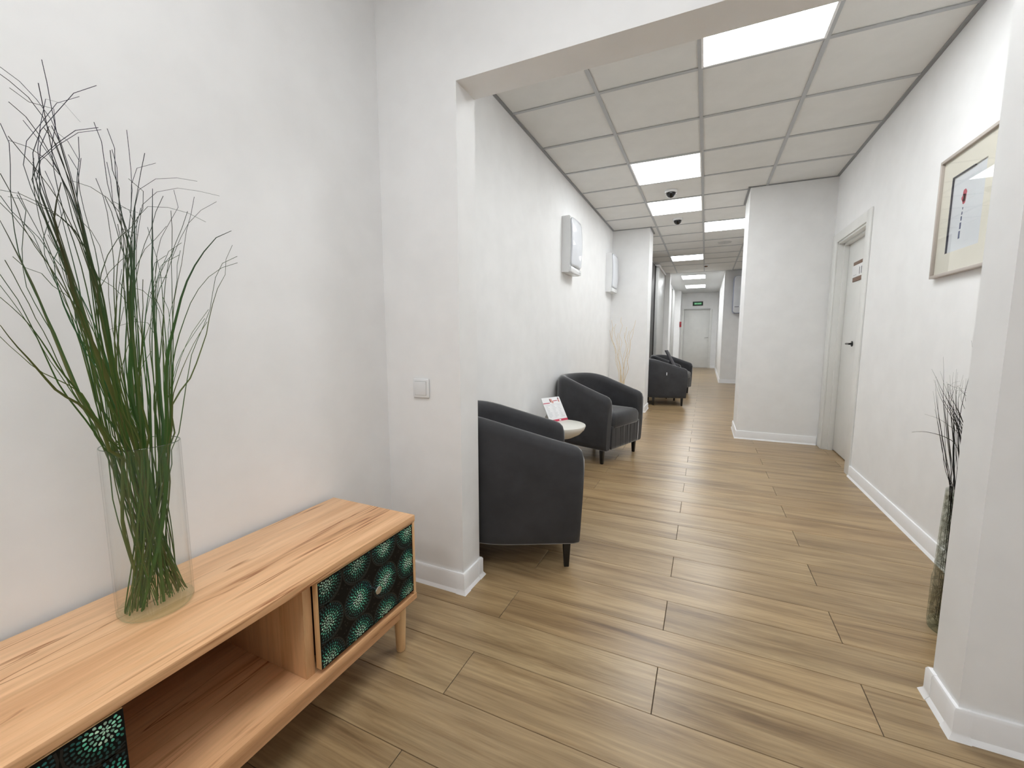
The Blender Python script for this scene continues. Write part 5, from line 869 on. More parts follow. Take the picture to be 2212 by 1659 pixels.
STEMS2 = [[5.4,[[884,2101,30],[882,2083,230],[878,2055,530],[878,2055,573],[874,2054,609],[870,2053,645],[867,2052,682],[863,2051,719],[860,2050,757],[857,2049,794],[855,2047,828],[856,2046,866],[858,2045,899],[861,2044,933],[864,2043,966],[865,2042,1000],[866,2041,1037],[864,2040,1071],[858,2039,1103]]],
[5.4,[[932,2067,30],[911,2062,230],[881,2055,530],[881,2055,561],[879,2055,593],[877,2056,625],[875,2056,657],[873,2056,689],[871,2057,722],[870,2057,755],[870,2058,785],[872,2058,818],[878,2058,848],[883,2059,876],[889,2059,904],[894,2059,934],[896,2060,966],[897,2060,996],[894,2061,1025]]],
[5.4,[[892,2049,30],[889,2051,230],[883,2055,530],[883,2055,565],[880,2050,600],[877,2046,634],[874,2041,669],[871,2036,703],[868,2032,739],[865,2027,773],[863,2022,804],[863,2018,840],[865,2013,870],[868,2008,900],[875,2004,929],[878,1999,959],[877,1994,992],[877,1990,1022],[877,1985,1051]]],
[5.4,[[886,2075,30],[874,2067,230],[855,2055,530],[855,2055,610],[851,2058,639],[847,2061,668],[843,2065,697],[839,2068,726],[835,2071,754],[832,2074,783],[828,2078,814],[824,2081,844],[821,2084,872],[819,2087,897],[818,2091,929],[818,2094,955],[817,2097,983],[815,2100,1013],[813,2104,1042]]],
[5.4,[[874,2091,30],[870,2077,230],[864,2055,530],[864,2055,602],[861,2056,630],[858,2056,657],[855,2057,685],[852,2058,712],[849,2059,738],[845,2059,765],[841,2060,794],[837,2061,822],[833,2062,848],[831,2062,870],[833,2063,899],[838,2064,922],[840,2065,947],[839,2065,973],[839,2066,1000]]],
[5.4,[[929,2022,30],[902,2035,230],[862,2055,530],[862,2055,597],[855,2051,624],[849,2047,651],[842,2043,678],[836,2039,704],[830,2035,729],[825,2031,754],[819,2027,783],[814,2023,810],[810,2019,836],[806,2015,858],[805,2011,885],[806,2007,907],[803,2003,931],[799,1999,956],[794,1995,981]]],
[5.4,[[873,2081,30],[878,2071,230],[884,2055,530],[884,2055,655],[879,2050,682],[875,2045,709],[870,2040,736],[865,2035,761],[858,2030,785],[847,2025,810],[835,2020,832],[823,2015,852],[811,2010,874],[798,2005,894],[785,2000,916],[773,1995,937],[762,1990,959],[750,1985,981],[738,1980,1003]]],
[5.4,[[855,2054,30],[869,2054,230],[889,2055,530],[889,2055,654],[889,2060,678],[889,2066,702],[890,2071,727],[889,2077,750],[888,2082,771],[884,2088,796],[879,2093,817],[873,2098,837],[865,2104,857],[855,2109,877],[846,2115,897],[839,2120,918],[832,2126,940],[827,2131,964],[821,2136,987]]],
[5.4,[[927,2023,30],[912,2036,230],[891,2055,530],[891,2055,646],[890,2055,668],[889,2055,692],[889,2056,714],[887,2056,736],[885,2056,755],[880,2056,778],[873,2057,798],[865,2057,815],[857,2057,835],[849,2057,853],[841,2058,872],[834,2058,892],[827,2058,911],[820,2058,932],[813,2059,952]]],
[5.4,[[886,2088,30],[883,2075,230],[879,2055,530],[879,2055,634],[876,2055,658],[874,2056,683],[872,2056,708],[869,2056,731],[865,2056,752],[859,2057,776],[850,2057,796],[841,2057,814],[831,2057,834],[820,2058,854],[810,2058,874],[800,2058,894],[792,2059,916],[785,2059,938],[777,2059,959]]],
[5.4,[[940,2033,30],[918,2042,230],[885,2055,530],[885,2055,628],[883,2053,651],[880,2051,674],[877,2048,697],[874,2046,718],[871,2044,738],[865,2042,760],[857,2039,779],[849,2037,796],[840,2035,815],[832,2033,834],[823,2031,853],[815,2028,872],[807,2026,892],[800,2024,911],[793,2022,931]]],
[5.4,[[918,2055,30],[903,2055,230],[880,2055,530],[880,2055,636],[876,2052,661],[873,2050,687],[869,2047,713],[865,2044,737],[860,2041,758],[852,2039,783],[843,2036,804],[833,2033,824],[823,2031,844],[811,2028,864],[799,2025,885],[789,2022,906],[780,2020,928],[773,2017,950],[765,2014,973]]],
[4.1,[[912,2013,30],[898,2030,230],[877,2055,530],[877,2055,613],[872,2051,634],[868,2047,656],[864,2044,677],[859,2040,697],[854,2036,713],[844,2032,731],[831,2028,742],[817,2024,750],[802,2021,757],[786,2017,762],[771,2013,766],[754,2009,769],[739,2005,770],[723,2001,769],[709,1998,766]]],
[4.1,[[918,2084,30],[903,2072,230],[881,2055,530],[881,2055,654],[879,2058,672],[879,2062,690],[878,2065,708],[877,2069,725],[875,2072,740],[872,2075,753],[864,2079,768],[855,2082,777],[845,2086,785],[835,2089,794],[825,2092,802],[814,2096,809],[803,2099,814],[791,2103,817],[779,2106,821]]],
[4.1,[[887,2045,30],[883,2049,230],[877,2055,530],[877,2055,613],[874,2057,639],[871,2058,664],[868,2060,690],[866,2062,715],[863,2063,739],[860,2065,764],[856,2067,791],[852,2069,817],[848,2070,841],[845,2072,863],[841,2074,891],[839,2075,915],[837,2077,937],[836,2079,963],[837,2080,987]]],
[4.1,[[935,2014,30],[913,2030,230],[881,2055,530],[881,2055,612],[879,2054,637],[877,2053,663],[875,2053,689],[873,2052,714],[870,2051,738],[867,2050,763],[862,2049,790],[857,2049,815],[852,2048,839],[848,2047,861],[845,2046,888],[845,2046,912],[845,2045,933],[847,2044,958],[849,2043,980]]],
[4.1,[[857,2026,30],[865,2037,230],[878,2055,530],[878,2055,614],[877,2059,638],[875,2064,663],[874,2068,688],[873,2073,713],[872,2077,737],[871,2082,762],[869,2086,788],[867,2091,814],[865,2095,839],[864,2100,861],[863,2104,889],[862,2109,913],[863,2113,935],[864,2118,961],[866,2122,985]]],
[13.5,[[936,2055,30],[909,2055,236],[870,2055,546],[866,2053,569],[862,2051,594],[858,2048,617],[854,2046,641],[851,2044,663],[848,2042,686],[845,2040,710],[843,2037,732],[840,2035,754],[838,2033,777],[835,2031,799],[832,2029,821],[829,2026,844],[825,2024,867],[822,2022,889]]],
[5.4,[[935,2028,30],[903,2039,230],[855,2055,530],[853,2055,564],[848,2054,589],[843,2053,614],[837,2052,642],[832,2051,668],[826,2050,695],[819,2049,722],[813,2048,749],[808,2047,775],[802,2046,803],[796,2045,829],[791,2045,854],[786,2044,880],[782,2043,906],[778,2042,932],[774,2041,958]]],
[5.4,[[903,2080,30],[885,2070,230],[858,2055,530],[858,2055,553],[853,2055,575],[848,2055,597],[842,2055,622],[837,2055,644],[833,2055,668],[828,2054,693],[823,2054,717],[818,2054,740],[813,2054,765],[807,2054,788],[802,2054,810],[798,2054,833],[795,2054,857],[793,2054,880],[790,2054,903]]],
[5.4,[[913,2040,30],[891,2046,230],[858,2055,530],[858,2055,561],[857,2058,585],[856,2061,609],[854,2064,636],[852,2067,660],[849,2070,686],[846,2073,712],[843,2076,738],[840,2079,763],[837,2082,789],[833,2085,814],[830,2088,839],[829,2091,864],[830,2094,889],[831,2097,915],[832,2100,940]]],
[4.1,[[869,2089,30],[864,2076,230],[857,2055,530],[857,2055,570],[850,2053,593],[842,2052,617],[834,2050,640],[827,2049,662],[821,2047,686],[815,2046,708],[810,2044,731],[804,2043,755],[799,2041,778],[793,2040,803],[788,2038,827],[783,2037,849],[778,2035,875],[773,2034,897],[768,2032,919]]],
[4.1,[[922,2022,30],[896,2035,230],[858,2055,530],[858,2055,556],[853,2057,574],[847,2059,594],[841,2061,613],[837,2063,631],[833,2065,650],[831,2067,669],[829,2069,688],[826,2071,708],[823,2074,727],[819,2076,748],[815,2078,769],[812,2080,787],[807,2082,808],[803,2084,827],[799,2086,845]]],
[4.1,[[925,2063,30],[900,2060,230],[862,2055,530],[862,2055,562],[856,2055,583],[851,2054,604],[845,2054,626],[840,2054,646],[835,2053,667],[831,2053,687],[828,2053,707],[825,2052,729],[822,2052,750],[820,2052,773],[817,2051,795],[815,2051,815],[812,2051,839],[809,2051,859],[806,2050,879]]],
[4.1,[[897,2094,30],[882,2078,230],[860,2055,530],[860,2055,554],[857,2051,564],[854,2048,573],[851,2044,582],[848,2040,591],[845,2037,600],[841,2033,610],[838,2029,619],[834,2026,628],[831,2022,637],[827,2018,645],[823,2015,654],[820,2011,664],[816,2007,673],[812,2004,682],[808,2000,691]]],
[4.1,[[872,2035,30],[868,2043,229],[862,2055,528],[861,2053,533],[860,2050,539],[859,2048,544],[857,2045,550],[856,2043,556],[854,2040,562],[852,2038,567],[849,2035,572],[847,2033,577],[845,2030,582],[842,2028,588],[839,2025,593],[837,2023,599],[834,2021,604],[831,2018,609]]],
[4.1,[[931,2020,30],[908,2034,232],[873,2055,534],[875,2058,539],[877,2060,544],[879,2063,548],[881,2065,553],[883,2068,558],[884,2070,564],[885,2073,568],[885,2075,573],[886,2078,578],[886,2080,583],[886,2083,588],[886,2085,593],[886,2088,599],[887,2090,604],[887,2093,609]]],
[5.4,[[877,2038,30],[886,2045,230],[898,2055,530],[898,2055,616],[895,2052,638],[891,2048,660],[888,2045,682],[884,2042,704],[880,2038,724],[876,2035,742],[870,2032,763],[864,2028,782],[856,2025,799],[847,2022,816],[836,2018,830],[825,2015,845],[812,2012,860],[799,2008,875],[787,2005,889]]],
[5.4,[[869,2038,30],[883,2045,230],[903,2055,530],[903,2055,617],[901,2056,637],[900,2056,658],[898,2057,679],[896,2057,700],[894,2058,719],[892,2058,736],[889,2059,756],[884,2060,776],[879,2060,792],[871,2061,808],[863,2061,823],[854,2062,838],[843,2062,853],[832,2063,868],[822,2064,883]]],
[5.4,[[943,2078,30],[928,2069,230],[907,2055,530],[907,2055,599],[905,2052,616],[903,2049,634],[901,2046,652],[899,2043,670],[897,2040,687],[895,2037,702],[892,2034,716],[887,2031,734],[882,2028,748],[874,2025,760],[866,2022,773],[857,2019,784],[846,2016,795],[836,2013,807],[825,2010,819]]],
[3.4,[[942,2015,30],[912,2031,230],[868,2055,530],[868,2055,633],[863,2051,657],[858,2047,681],[853,2043,705],[848,2039,729],[842,2035,753],[837,2032,777],[830,2028,802],[823,2024,826],[817,2020,849],[812,2016,870],[806,2012,896],[801,2008,921],[800,2004,940],[808,2000,955],[823,1996,961]]],
[3.4,[[944,2084,30],[917,2073,230],[877,2055,530],[877,2055,625],[874,2054,647],[871,2053,669],[868,2052,691],[864,2051,713],[861,2050,735],[858,2050,758],[855,2049,781],[852,2048,804],[850,2047,826],[848,2046,845],[845,2045,871],[844,2044,893],[846,2043,909],[859,2042,917],[875,2041,918]]],
[3.4,[[894,2025,30],[884,2037,230],[868,2055,530],[868,2055,629],[867,2058,651],[866,2061,673],[864,2063,696],[863,2066,718],[861,2069,740],[859,2072,762],[855,2075,785],[852,2078,809],[849,2080,831],[846,2083,851],[844,2086,876],[842,2089,900],[842,2092,919],[852,2095,933],[870,2097,938]]],
[3.4,[[865,2026,30],[863,2037,230],[861,2055,530],[861,2055,672],[857,2057,697],[853,2059,723],[849,2060,748],[846,2062,774],[842,2064,798],[839,2066,821],[836,2068,843],[831,2069,874],[827,2071,903],[824,2073,926],[824,2075,943],[834,2077,936],[853,2078,927],[873,2080,928],[893,2082,930]]],
[3.4,[[858,2045,30],[863,2049,230],[869,2055,530],[869,2055,669],[865,2054,695],[861,2053,721],[857,2052,748],[854,2052,774],[850,2051,799],[847,2050,822],[843,2049,849],[839,2048,880],[836,2047,907],[835,2046,927],[839,2046,938],[857,2045,918],[874,2044,913],[892,2043,913],[910,2042,913]]],
[3.4,[[917,2055,30],[899,2055,230],[870,2055,530],[870,2055,666],[868,2058,691],[866,2062,717],[863,2065,744],[861,2069,769],[859,2072,794],[857,2076,816],[856,2079,844],[855,2082,875],[854,2086,901],[856,2089,919],[866,2093,921],[887,2096,898],[905,2100,895],[926,2103,894],[947,2107,893]]],
[4.1,[[897,2019,30],[896,2034,230],[894,2055,530],[894,2055,706],[893,2057,724],[892,2058,742],[891,2060,760],[889,2062,778],[888,2064,795],[887,2065,811],[884,2067,827],[879,2069,845],[873,2071,860],[868,2072,874],[864,2074,889],[863,2076,906],[864,2078,924],[865,2079,941],[866,2081,958]]],
[4.1,[[891,2079,30],[896,2069,230],[903,2055,530],[903,2055,702],[902,2056,719],[901,2058,736],[900,2059,753],[899,2061,769],[897,2062,785],[896,2064,800],[895,2065,814],[892,2067,833],[888,2068,848],[885,2069,861],[883,2071,876],[884,2072,892],[885,2074,907],[887,2075,923],[889,2077,939]]],
[4.1,[[894,2062,30],[894,2059,230],[894,2055,530],[894,2055,708],[895,2060,725],[896,2064,743],[896,2069,761],[897,2074,779],[897,2078,796],[898,2083,812],[897,2088,827],[895,2092,847],[892,2097,862],[889,2102,877],[888,2107,893],[888,2111,910],[889,2116,927],[891,2121,945],[892,2125,962]]],
[5.4,[[893,2028,30],[888,2039,230],[880,2055,530],[880,2055,614],[880,2058,635],[880,2061,655],[880,2064,676],[880,2067,697],[881,2070,718],[882,2073,739],[884,2076,761],[887,2079,782],[889,2082,804],[891,2085,824],[892,2088,844],[893,2091,867],[892,2094,887],[892,2097,907],[892,2100,928]]],
[5.4,[[934,2082,30],[914,2071,230],[883,2055,530],[883,2055,616],[883,2058,637],[883,2060,658],[883,2063,679],[884,2066,700],[884,2069,722],[886,2071,743],[888,2074,765],[890,2077,787],[893,2079,809],[895,2082,830],[896,2085,850],[897,2087,873],[897,2090,893],[897,2093,914],[897,2096,934]]],
[5.4,[[932,2073,30],[913,2066,230],[886,2055,530],[886,2055,602],[886,2057,621],[886,2060,639],[886,2062,657],[887,2065,676],[888,2067,695],[889,2070,713],[892,2072,733],[894,2075,752],[897,2077,771],[899,2080,789],[901,2082,806],[901,2085,827],[901,2087,845],[900,2090,862],[900,2092,880]]],
[6.8,[[896,2036,30],[895,2044,230],[893,2055,530],[893,2055,595],[895,2057,627],[898,2059,659],[900,2061,691],[902,2062,722],[904,2064,755],[907,2066,786],[910,2068,818],[913,2070,850],[915,2072,882],[915,2073,912],[913,2075,943],[909,2077,975],[903,2079,1005],[897,2081,1035],[891,2083,1066]]],
[6.8,[[864,2047,30],[876,2050,230],[895,2055,530],[895,2055,576],[898,2057,604],[900,2058,632],[903,2060,660],[906,2062,689],[909,2064,717],[913,2065,745],[917,2067,773],[922,2069,801],[925,2070,829],[927,2072,856],[927,2074,884],[923,2075,911],[918,2077,938],[912,2079,965],[907,2081,992]]],
[6.8,[[919,2068,30],[910,2063,230],[897,2055,530],[897,2055,598],[900,2058,629],[903,2062,661],[906,2065,693],[910,2068,725],[913,2072,757],[916,2075,788],[921,2078,821],[925,2082,853],[928,2085,885],[930,2088,915],[929,2092,947],[926,2095,979],[921,2098,1010],[916,2102,1041],[912,2105,1072]]],
[6.8,[[893,2051,30],[895,2052,230],[897,2055,530],[897,2055,586],[899,2053,615],[900,2050,643],[901,2048,672],[903,2046,700],[904,2043,727],[907,2041,754],[909,2039,781],[912,2036,808],[915,2034,834],[916,2032,861],[916,2029,887],[915,2027,914],[914,2025,941],[913,2022,967],[912,2020,994]]],
[6.8,[[892,2073,30],[896,2066,230],[903,2055,530],[903,2055,582],[908,2057,609],[913,2058,635],[918,2060,662],[923,2062,688],[928,2063,714],[933,2065,740],[939,2066,766],[944,2068,791],[948,2070,817],[952,2071,843],[955,2073,868],[958,2075,895],[960,2076,921],[962,2078,947],[964,2079,973]]],
[6.8,[[871,2070,30],[884,2064,230],[904,2055,530],[904,2055,578],[908,2060,604],[913,2065,629],[918,2070,655],[923,2075,680],[929,2080,705],[935,2085,730],[942,2089,755],[949,2094,779],[956,2099,803],[962,2104,828],[966,2109,853],[969,2114,879],[972,2119,904],[975,2124,930],[978,2129,956]]]]
STEMS3 = [[3.6,[[-1097,6149,0],[-1063,6150,250],[-1074,6150,487],[-1081,6155,549],[-1091,6160,603],[-1103,6164,671],[-1116,6169,733],[-1134,6174,797],[-1146,6179,854],[-1137,6184,916],[-1124,6189,975],[-1133,6193,1037],[-1137,6198,1098],[-1127,6203,1160],[-1112,6208,1221],[-1094,6213,1279],[-1123,6218,1334],[-1116,6222,1391]]],
[3.6,[[-1087,6130,0],[-1051,6150,250],[-1035,6150,489],[-1019,6138,547],[-996,6125,604],[-975,6113,666],[-984,6100,725],[-997,6088,779],[-973,6075,834],[-962,6063,890],[-954,6050,951],[-951,6038,1011],[-945,6026,1068],[-919,6013,1122],[-912,6001,1173],[-905,5988,1229],[-888,5976,1285],[-875,5963,1339]]],
[2.7,[[-1089,6126,0],[-1099,6150,250],[-1113,6150,494],[-1118,6159,554],[-1125,6167,612],[-1142,6176,670],[-1169,6184,728],[-1182,6193,779],[-1176,6202,832],[-1181,6210,894],[-1192,6219,955],[-1223,6228,1011],[-1251,6236,1060],[-1245,6245,1117],[-1242,6253,1176],[-1246,6262,1238],[-1255,6271,1298],[-1267,6279,1356]]],
[2.7,[[-1077,6151,0],[-1083,6150,250],[-1087,6150,496],[-1090,6149,547],[-1093,6149,599],[-1097,6148,648],[-1104,6147,697],[-1117,6146,744],[-1129,6146,789],[-1141,6145,837],[-1153,6144,885],[-1167,6144,933],[-1183,6143,982],[-1201,6142,1027],[-1227,6141,1067],[-1246,6141,1112],[-1254,6140,1160],[-1262,6139,1211]]],
[3.6,[[-1089,6145,0],[-1068,6150,250],[-1083,6150,496],[-1086,6156,539],[-1088,6162,583],[-1091,6168,626],[-1095,6174,666],[-1105,6180,710],[-1118,6186,751],[-1128,6192,789],[-1132,6198,832],[-1129,6204,874],[-1123,6210,916],[-1111,6216,959],[-1101,6222,997],[-1100,6228,1038],[-1114,6234,1078],[-1133,6240,1118]]],
[2.7,[[-1079,6144,0],[-1058,6150,250],[-1048,6150,497],[-1047,6142,552],[-1046,6133,606],[-1045,6125,657],[-1041,6116,711],[-1034,6108,762],[-1025,6099,810],[-1011,6091,860],[-1001,6083,909],[-997,6074,961],[-1001,6066,1011],[-1021,6057,1059],[-1035,6049,1105],[-1018,6040,1151],[-1009,6032,1199],[-1005,6024,1250]]],
[2.7,[[-1061,6141,0],[-1089,6150,250],[-1052,6150,488],[-1048,6140,537],[-1044,6129,586],[-1042,6119,632],[-1046,6108,681],[-1054,6098,728],[-1057,6087,771],[-1050,6077,816],[-1038,6066,861],[-1023,6056,906],[-1009,6045,952],[-1004,6035,997],[-1015,6024,1038],[-1022,6014,1082],[-1025,6003,1127],[-1027,5993,1173]]],
[2.7,[[-1096,6121,0],[-1079,6150,250],[-1061,6150,497],[-1055,6143,551],[-1048,6136,606],[-1042,6129,658],[-1036,6122,703],[-1030,6115,761],[-1023,6108,806],[-1002,6101,850],[-974,6095,891],[-963,6088,939],[-961,6081,993],[-961,6074,1042],[-968,6067,1094],[-970,6060,1140],[-949,6053,1183],[-921,6046,1224]]],
[2.7,[[-1078,6141,0],[-1100,6150,250],[-1091,6150,491],[-1092,6146,548],[-1094,6143,604],[-1103,6139,658],[-1126,6136,710],[-1143,6132,761],[-1139,6129,816],[-1129,6125,871],[-1132,6122,926],[-1144,6118,979],[-1154,6115,1032],[-1163,6111,1086],[-1179,6108,1140],[-1192,6104,1192],[-1185,6101,1245],[-1168,6097,1296]]],
[2.7,[[-1076,6176,0],[-1074,6150,250],[-1061,6150,492],[-1059,6142,538],[-1057,6134,585],[-1054,6126,631],[-1051,6118,680],[-1051,6110,726],[-1059,6101,772],[-1071,6093,815],[-1082,6085,858],[-1092,6077,902],[-1104,6069,946],[-1118,6061,990],[-1131,6053,1034],[-1136,6045,1078],[-1128,6037,1122],[-1118,6029,1165]]],
[2.7,[[-1072,6144,0],[-1107,6150,250],[-1100,6150,491],[-1100,6142,542],[-1105,6134,597],[-1117,6125,646],[-1132,6117,698],[-1143,6109,751],[-1149,6101,806],[-1155,6092,855],[-1165,6084,907],[-1176,6076,955],[-1184,6068,1004],[-1198,6060,1055],[-1216,6051,1106],[-1223,6043,1156],[-1208,6035,1205],[-1188,6027,1252]]],
[2.7,[[-1073,6169,0],[-1059,6150,250],[-1039,6150,493],[-1032,6140,543],[-1025,6129,593],[-1017,6119,640],[-1006,6109,690],[-994,6098,736],[-989,6088,783],[-994,6078,832],[-998,6067,879],[-990,6057,926],[-975,6047,971],[-973,6037,1017],[-984,6026,1063],[-986,6016,1109],[-975,6006,1154],[-962,5995,1198]]]]
# ------------------------------------------------------------------ clear vase and tall grass
vs_ = tag(empty('glass_vase', (-1.13, 0.485, 0.5)), 'tall clear glass cylinder vase standing on the oak sideboard', 'vase')
lathe('vase_wall', [(0.0695, 0.004), (0.070, 0.02), (0.070, 0.383), (0.0690, 0.385), (0.0672, 0.385), (0.0664, 0.383), (0.0664, 0.0135)], VGLASS, vs_, 64, cap=False)
lathe('vase_base', [(0.0, 0.0), (0.060, 0.0), (0.066, 0.002), (0.0692, 0.008), (0.0692, 0.0125), (0.0655, 0.0125), (0.0, 0.0115)], GBASE, vs_, 64)
bm = bmesh.new()
add_tube(bm, [(0.0684 * math.cos(2 * PI * k / 64), 0.0684 * math.sin(2 * PI * k / 64), 0.3845) for k in range(65)], 0.0011, 6)
from_bm('vase_rim', bm, thin_glass('glass_rim', (0.70, 0.76, 0.72), 0.3), vs_, True)
def grass(name, data, mat, label, cat, loc, zmin=None):
    root = tag(empty(name, loc), label, cat)
    L0 = Vector(loc)
    for w, pts in data:
        P = [Vector(p) / 1000.0 - L0 for p in pts]
        r = max(0.0006, w / 2000.0)
        n = len(P)
        rad = []
        for i in range(n):
            s = i / (n - 1)
            rad.append(max(0.0005, r * (0.75 + 0.35 * min(1, s * 3)) * (1.0 if s < 0.55 else max(0.14, 1 - (s - 0.55) / 0.45 * 0.86))))
        bm = bmesh.new()
        lay = bm.verts.layers.float.new('along')
        rings = add_tube(bm, P, rad, 6, 0.35)
        for i, rg in enumerate(rings):
            for vtx in rg: vtx[lay] = min(1.1, max(0.0, P[i].z / 0.95))
        from_bm('blade', bm, mat, root, True, 1.2)
    return root
grass('tall_grass', STEMS, GRASS, 'bundle of long dark green grass stems fanning out of the clear vase', 'plant', (-1.13, 0.485, 0.5125))

# ------------------------------------------------------------------ floor vase and dark grass behind the right jamb
V2 = (0.912, 2.042)
v2 = tag(empty('floor_vase', (V2[0], V2[1], 0)), 'tall crackled grey glass floor vase behind the right wall end', 'vase')
lathe('vase_wall', [(0.078, 0.004), (0.0805, 0.03), (0.0800, 0.20), (0.0765, 0.215), (0.073, 0.40), (0.069, 0.55), (0.066, 0.55), (0.069, 0.40), (0.072, 0.22), (0.0755, 0.03)], CGLASS, v2, 48, cap=False)
lathe('vase_base', [(0.0, 0.0), (0.070, 0.0), (0.078, 0.004), (0.0795, 0.022), (0.0, 0.022)], GBASE, v2, 48)
grass('dark_grass', STEMS2, GRASSD, 'thin blackish grass stems rising from the floor vase', 'plant', (V2[0], V2[1], 0.024))

# ------------------------------------------------------------------ pale branches in the corner
br = tag(empty('dried_branches', (-1.09, 6.15, 0)), 'pale twisted dry branches standing in the corner behind the armchair', 'branches')
for w, pts in STEMS3:
    P = [Vector(p) / 1000.0 - Vector((-1.09, 6.15, 0)) for p in pts]
    n = len(P); r = w / 2000.0
    tube('branch', P, [max(0.0018, r * 1.5 * (1.25 - 0.9 * i / (n - 1))) for i in range(n)], BRANCH, br, 6)

# ------------------------------------------------------------------ tub armchairs
CW, CD, TH, HL = 0.66, 0.675, 0.094, 0.13
HA, HB = 0.60, 0.752
def chair_parts(root):
    xs, a_, b_ = CD / 2 - 0.31, CD - 0.31, CW / 2
    # outer path from the right front corner round the back to the left front corner
    path = []
    for d in (0.0, 0.012, 0.03, 0.06, 0.10, 0.16, 0.23, 0.31): path.append((CD / 2 - d, -b_, 0.0, -1.0, d))
    ne = 26; ex = 2.35
    for k in range(1, ne):
        th = -PI / 2 - PI * k / ne
        c, s = math.cos(th), math.sin(th)
        x = xs + a_ * math.copysign(abs(c) ** (2 / ex), c); y = b_ * math.copysign(abs(s) ** (2 / ex), s)
        nx = math.copysign((abs(x - xs) / a_) ** (ex - 1) / a_, x - xs); ny = math.copysign((abs(y) / b_) ** (ex - 1) / b_, y)
        l = math.hypot(nx, ny); path.append((x, y, nx / l, ny / l, 0.31 + 0.001))
    for d in (0.31, 0.23, 0.16, 0.10, 0.06, 0.03, 0.012, 0.0): path.append((CD / 2 - d, b_, 0.0, 1.0, d))
    bm = bmesh.new(); rings = []
    for (x, y, nx, ny, d) in path:
        back = (CD / 2 - x) / CD
        hh = HA + (HB - HA) * (math.sin(min(1.0, back / 0.92) * PI / 2) ** 1.35)
        r = 0.055
        if d < r: hh -= r - math.sqrt(max(0.0, r * r - (r - d) ** 2))
        e = 0.0
        if d < 0.0301: e = {0.0: 0.014, 0.012: 0.005, 0.03: 0.0}[d]
        prof = [(0.014 + e, HL), (0.003 + e, HL + 0.012), (0.0 + e, HL + 0.05), (-0.004 + e, 0.36), (0.0 + e, hh - 0.055), (0.010 + e, hh - 0.022), (0.027, hh - 0.005), (0.047, hh),
                (TH - 0.027, hh - 0.005), (TH - 0.010 - e, hh - 0.022), (TH - e, hh - 0.055), (TH - e, 0.36), (TH - e, HL + 0.03), (TH - 0.01 - e, HL)]
        ln = 0.022 * max(0.0, 1 - d / 0.30)
        rings.append([bm.verts.new((x - nx * o + ln * (z - HL) / 0.45, y - ny * o, z)) for o, z in prof])
    for p, q in zip(rings[:-1], rings[1:]):
        for k in range(len(p)):
            j = (k + 1) % len(p); bm.faces.new((p[k], p[j], q[j], q[k]))
    bm.faces.new(rings[0]); bm.faces.new(list(reversed(rings[-1])))
    from_bm('shell', bm, FABRIC, root, True, 0.9)
    # gathered skirt below the cushion
    bm = bmesh.new(); nu, nv = 60, 8; rows = []
    wi = b_ - TH
    for iv in range(nv + 1):
        v = iv / nv; z = HL + 0.004 + (0.335 - HL) * v
        row = []
        for iu in range(nu + 1):
            u = iu / nu; amp = 0.0019 * math.sin(PI * u) * (0.25 + 0.75 * v)
            row.append(bm.verts.new((CD / 2 - 0.012 + 0.006 * v + amp * (math.sin(u * 37 + 1.5 * math.sin(u * 9)) + 0.7 * math.sin(u * 71 + 1.3 + 3 * v)), -wi - 0.004 + (2 * wi + 0.008) * u, z)))
        rows.append(row)
    for p, q in zip(rows[:-1], rows[1:]):
        for k in range(nu): bm.faces.new((p[k], p[k + 1], q[k + 1], q[k]))
    sk = from_bm('skirt', bm, FABRIC, root, True)
    md = sk.modifiers.new('thickness', 'SOLIDIFY'); md.thickness = 0.02; md.offset = 1
    # seat base and cushion
    def U(front, half, back, z, rc=0.035, n=14):
        P = []
        for k in range(5):
            q = PI / 2 * k / 4
            P.append((front - rc + rc * math.sin(q), -half + rc - rc * math.cos(q)))
        for k in range(5):
            q = PI / 2 * k / 4
            P.append((front - rc + rc * math.cos(q), half - rc + rc * math.sin(q)))
        cx = -0.02
        for k in range(n + 1):
            th = PI / 2 + PI * k / n; c, s = math.cos(th), math.sin(th)
            P.append((cx + (cx - back) * math.copysign(abs(c) ** 0.85, c), half * math.copysign(abs(s) ** 0.85, s)))
        return [Vector((x, y, z)) for x, y in P]
    bk = -CD / 2 + TH
    def layered(name, layers, dome):
        bm = bmesh.new(); rg = []
        for ins, z in layers: rg.append([bm.verts.new(p) for p in U(CD / 2 + 0.024 - ins, wi - 0.003 - ins, bk + 0.004 + ins, z)])
        for p, q in zip(rg[:-1], rg[1:]):
            for k in range(len(p)):
                j = (k + 1) % len(p); bm.faces.new((p[k], p[j], q[j], q[k]))
        bm.faces.new(list(reversed(rg[0])))
        ctr = bm.verts.new((0.02, 0, dome))
        for k in range(len(rg[-1])): bm.faces.new((rg[-1][k], rg[-1][(k + 1) % len(rg[-1])], ctr))
        return from_bm(name, bm, FABRIC, root, True, 1.1)
    layered('seat_cushion', [(0.030, 0.312), (0.010, 0.318), (0.001, 0.335), (0.0, 0.36), (0.0, 0.40), (0.004, 0.422), (0.016, 0.440), (0.036, 0.450), (0.08, 0.456)], 0.460)
    bm = bmesh.new()
    rg0 = [bm.verts.new(p) for p in U(CD / 2 - 0.03, wi + 0.03, bk - 0.03, HL + 0.006)]
    rg1 = [bm.verts.new(p) for p in U(CD / 2 - 0.03, wi + 0.03, bk - 0.03, 0.30)]
    for k in range(len(rg0)):
        j = (k + 1) % len(rg0); bm.faces.new((rg0[k], rg0[j], rg1[j], rg1[k]))
    bm.faces.new(rg0); bm.faces.new(rg1)
    from_bm('seat_base', bm, BLACK, root)
